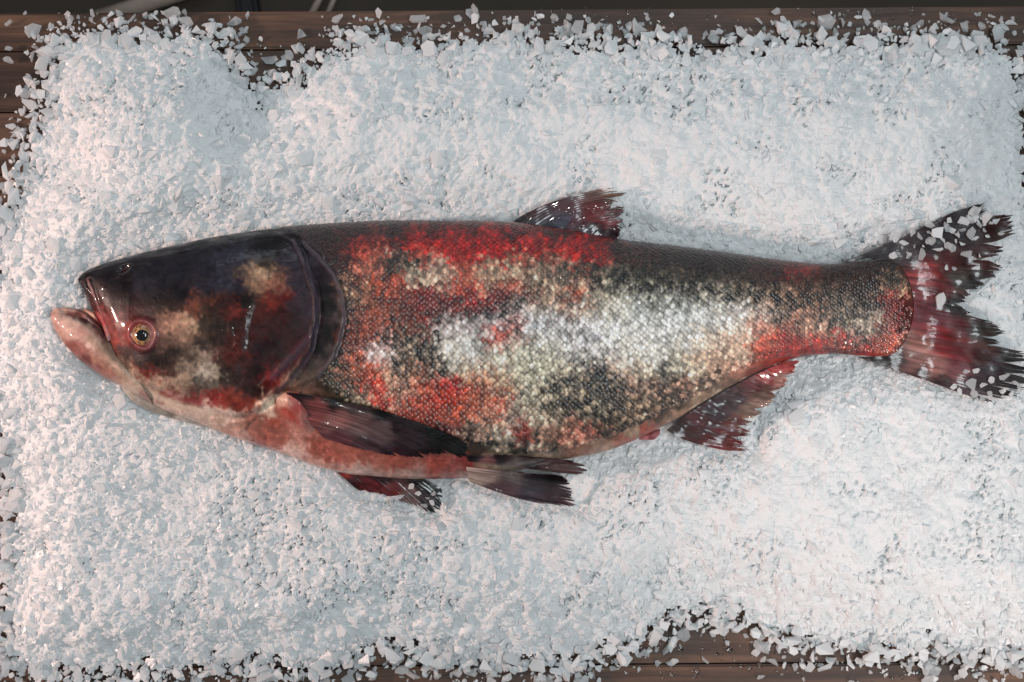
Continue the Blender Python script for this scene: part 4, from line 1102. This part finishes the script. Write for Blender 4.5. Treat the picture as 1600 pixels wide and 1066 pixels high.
# in the packed middle the chips sit half sunk; at the rim they pile loosely on the wood
zc = iz + size * PX * r3.uniform(-.24, .07, n) * deep + (1 - deep) * size * PX * r3.uniform(.12, .75, n) * sstep(-40, 20, csd)
mlt = np.clip(melt(cx, cy), 0, 1)
zc = zc - mlt * size * PX * .11 - .03 * deep * size * PX
zc = np.where(csd < 30, np.maximum(zc, size * PX * .16), zc)
M = rot_mats(n, .34 * (1 - .75 * mlt), r3)
tid = r3.integers(0, 40, n)
mat_id = np.where(csd > 40, 0, np.where(r3.uniform(0, 1, n) < .55, 1, 0))
mat_id = np.where((csd < 4) & (r3.uniform(0, 1, n) < .55), 2, mat_id)
VV = [bed]; FF4 = bff; FT = []; MI = []
off = len(bed)
cw = P(cx, cy, zc)
big = size * PX * .96
order = np.argsort(-size)
# the chips that show largest become objects of their own
single = []
for i in order:
    if len(single) >= 232:
        break
    if size[i] > 11 and (csd[i] < 34 or size[i] > 25) and 4 < cx[i] < 1596 and 4 < cy[i] < 1062:
        single.append(int(i))
is_single = np.zeros(n, bool); is_single[single] = True
tv_l, tf_l, mi_l = [], [], []
for i in range(n):
    if is_single[i]:
        continue
    v, f = TEMPL[tid[i]]
    tv_l.append((v * big[i]) @ M[i].T + cw[i])
    tf_l.append(f + off); off += len(v)
    mi_l.append(np.full(len(f), mat_id[i]))
tris = np.vstack(tf_l)
bed_tri = np.vstack([bff[:, [0, 1, 2]], bff[:, [0, 2, 3]]])
allv = np.vstack([bed] + tv_l)
allf = np.vstack([bed_tri, tris])
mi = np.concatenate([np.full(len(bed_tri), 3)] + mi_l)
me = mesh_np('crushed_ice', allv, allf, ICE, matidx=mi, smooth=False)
sm_flags = np.zeros(len(allf), bool); sm_flags[:len(bed_tri)] = True
me.polygons.foreach_set('use_smooth', sm_flags)
link('crushed_ice', me, kind='stuff', label='bed of white crushed ice spread over the wooden table')

# meshes shared by the single chips
CH_ME = {}
for k, (v, f) in enumerate(TEMPL):
    for mm in range(3):
        CH_ME[(k, mm)] = None


def chip_mesh(k, mm):
    if CH_ME[(k, mm)] is None:
        v, f = TEMPL[k]
        CH_ME[(k, mm)] = mesh_np('ice_chip', v, f, ICE[mm], smooth=False)
    return CH_ME[(k, mm)]


def chip(px, py, z, size_px, mm, k, rot, label, group=None, flat=1.0):
    o = link('ice_chip', chip_mesh(k, mm), label=label, category='ice chip')
    if group:
        o['group'] = group
    s = size_px * PX * .96
    o.matrix_world = Matrix.Translation(Vector(P(px, py, z))) @ Matrix(np.array(rot).tolist()).to_4x4() @ Matrix.Diagonal((s, s, s * flat, 1))
    return o


def landmark(px):
    for lim, nm in ((130, 'jaw'), (260, 'eye'), (400, 'cheek'), (560, 'gill cover'), (780, 'front of the flank'), (1000, 'dorsal fin'), (1180, 'rear of the flank'), (1300, 'tail stalk'), (1440, 'tail root')):
        if px < lim:
            return nm
    return 'tail fin'


def zone(px, py):
    lm = landmark(px)
    if py < 130 and 360 < px < 480:
        return 'frosted ice chip around the bare notch of wood at the top', 'ice chips around the notch'
    if py < 130:
        return f'frosted ice chip on the upper rim of the ice, above the {lm}', f'upper rim ice chips above the {lm}'
    if py > 940:
        return f'frosted ice chip on the lower rim of the ice, below the {lm}', f'lower rim ice chips below the {lm}'
    if px < 110:
        w = 'above' if py < 400 else 'below' if py > 600 else 'beside'
        return f'frosted ice chip on the left rim of the ice, {w} the jaw', f'left rim ice chips {w} the jaw'
    if px > 1540:
        w = 'above' if py < 460 else 'below'
        return f'frosted ice chip on the right rim of the ice, {w} the tail fin', f'right rim ice chips {w} the tail fin'
    w = 'above' if py < 520 else 'below'
    return f'large ice chip set in the packed ice {w} the {lm}', f'large ice chips {w} the {lm}'


for i in single:
    lb, gp = zone(cx[i], cy[i])
    chip(cx[i], cy[i], float(zc[i]), float(size[i]), int(mat_id[i]), int(tid[i]), M[i], lb, gp)

UP = [(1468, 364, 31), (1483, 346, 15), (1397, 369, 20), (1465, 388, 18), (1438, 369, 15), (1440, 397, 21), (1511, 397, 20), (1517, 366, 23), (1505, 348, 22), (1523, 330, 22), (1542, 342, 22), (1545, 328, 13), (1557, 346, 14), (1565, 365, 12),
      (1524, 373, 12), (1503, 380, 14), (1488, 388, 14), (1503, 360, 12), (1543, 369, 9), (1497, 366, 9), (1479, 418, 10), (1491, 420, 9), (1462, 403, 10), (1532, 399, 9), (1420, 400, 12), (1560, 318, 14), (1412, 380, 16), (1452, 350, 18), (1425, 362, 16),
      (1488, 360, 14), (1530, 352, 12), (1474, 376, 12), (1448, 378, 9), (1443, 384, 8), (1430, 384, 9)]
LO = [(1569, 589, 22), (1519, 600, 22), (1538, 606, 20), (1549, 594, 13), (1525, 579, 12), (1510, 581, 12), (1489, 604, 13), (1521, 615, 15), (1547, 615, 13), (1561, 624, 11), (1566, 611, 13), (1585, 598, 14), (1592, 607, 14), (1500, 612, 13), (1535, 622, 12), (1580, 616, 12)]
FAR = [(653, 771, 11), (675, 785, 12), (662, 790, 13), (643, 761, 12), (677, 771, 10), (668, 778, 9)]
r4 = np.random.default_rng(5)
for _ in range(26):
    q = r4.uniform(0, 1)
    UP.append((1400 + 160 * q + r4.normal(0, 8), 388 - 58 * q + r4.uniform(-16, 26), r4.uniform(7, 17)))
for lst, lb, gp in ((UP, 'wet ice chip lying on the upper lobe of the tail fin', 'ice chips on the upper tail lobe'),
                    (LO, 'wet ice chip lying on the lower lobe of the tail fin', 'ice chips on the lower tail lobe'),
                    (FAR, 'small clear ice chip on the dark fin under the belly', 'ice chips on the fin under the belly')):
    for (a, c, s) in lst:
        z = (.0505 if lst is not FAR else .0455) + s * PX * .20
        big_round = s > 30
        chip(a, c, z, s * 1.08, int(r4.choice([1, 1, 2, 2])) if not big_round else 0, int(r4.integers(0, 40)), rot_mats(1, .38, r4)[0],
             (lb + (', towards its tip' if a > 1500 else ', near its root') if lst is not FAR else lb) if not big_round else 'largest round flat ice chip on the upper lobe of the tail fin', None if big_round else gp + ((' tip' if a > 1500 else ' root') if lst is not FAR else ''), .8)
for a, c, s, z, mm, lb in ((1470, 471, 30, .056, 1, 'rounded ice chip alone in the middle of the tail fin'),
                           (620, 774, 26, .046, 1, 'translucent ice lump against the fin under the belly'),
                           (947, 858, 30, None, 0, 'large bright flat ice flake below the pelvic fins'),
                           (905, 816, 24, None, 0, 'bright ice flake just below the lower pelvic fin'),
                           (652, 28, 30, .012, 2, 'tall clear ice lump at the table edge, top centre'),
                           (1212, 18, 18, .008, 2, 'clear ice lump at the table edge right of centre'),
                           (14, 94, 20, .005, 2, 'lowest of the clear chips on bare wood, upper left corner'),
                           (13, 76, 15, .004, 2, 'middle one of the clear chips on bare wood, upper left corner'),
                           (12, 36, 16, .004, 2, 'clear ice chip by the table edge in the upper left corner'),
                           (1052, 1034, 24, .006, 1, 'loose ice chip on the bare lower plank, left end'),
                           (1102, 1031, 17, .005, 2, 'clear ice chip alone on the bare lower plank')):
    if z is None:
        z = float(ice_z(np.array([a]), np.array([c]))[0]) + .004
    chip(a, c, z, s, mm, int(r4.integers(0, 40)), rot_mats(1, .15, r4)[0], lb, None, 1.0 if mm else .5)

# ------------------------------------------------------------------ water drops on the bare wood
bm = bmesh.new()
bmesh.ops.create_icosphere(bm, subdivisions=2, radius=.5)
for vv in bm.verts:
    vv.co.z = max(vv.co.z, -.08) * .62
me_d = bpy.data.meshes.new('water_drop'); bm.to_mesh(me_d); bm.free()
me_d.materials.append(MAT_WATER)
for p in me_d.polygons:
    p.use_smooth = True
r5 = np.random.default_rng(9)
drops = [(1247, 14, 6), (1271, 22, 9), (1318, 26, 10), (1341, 20, 9), (1327, 17, 5), (1365, 17, 6), (1425, 14, 7), (1482, 26, 8), (1518, 17, 6), (1530, 18, 5), (1238, 36, 6), (1383, 33, 5), (1395, 29, 5), (1014, 14, 6), (930, 21, 6), (846, 13, 5), (948, 27, 5), (915, 12, 4), (1168, 13, 5),
         (1105, 24, 5), (1145, 30, 5), (895, 35, 5), (980, 17, 5), (1552, 40, 5), (1590, 30, 5)]
for _ in range(26):
    drops.append((r5.uniform(820, 1590), r5.uniform(14, 44), r5.uniform(2.5, 5)))
for a, c, s in drops:
    o = link('water_drop', me_d, label='water drop on the bare upper plank by the table edge', category='water drop', group='water drops on the upper plank')
    o.location = Vector(P(a, c, .0004)); q = s * PX
    o.scale = (q * r5.uniform(.8, 1.1), q * r5.uniform(.9, 1.3), q); o.rotation_euler = (0, 0, r5.uniform(-.6, .6))
low = [(1051, 1012, 9), (1063, 1014, 10), (1098, 1014, 7), (1120, 1022, 8), (1138, 1014, 12), (1050, 1054, 9), (1089, 1049, 11), (1086, 1056, 8), (1158, 1041, 7), (1171, 1044, 10), (1187, 1040, 8), (1178, 1009, 9), (1241, 1042, 9), (1247, 1050, 9), (1178, 1024, 7), (1033, 1049, 7), (1420, 1044, 6), (1394, 1060, 7), (1410, 1059, 7), (1230, 1047, 6)]
for _ in range(14):
    low.append((r5.uniform(1030, 1250), r5.uniform(1008, 1062), r5.uniform(3, 6)))
for a, c, s in low:
    o = link('water_drop', me_d, label='water drop on the bare lower plank', category='water drop', group='water drops on the lower plank')
    o.location = Vector(P(a, c, .0004)); q = s * PX
    o.scale = (q * r5.uniform(.8, 1.4), q * r5.uniform(.8, 1.1), q); o.rotation_euler = (0, 0, r5.uniform(-1, 1))
bpy.context.view_layer.update()
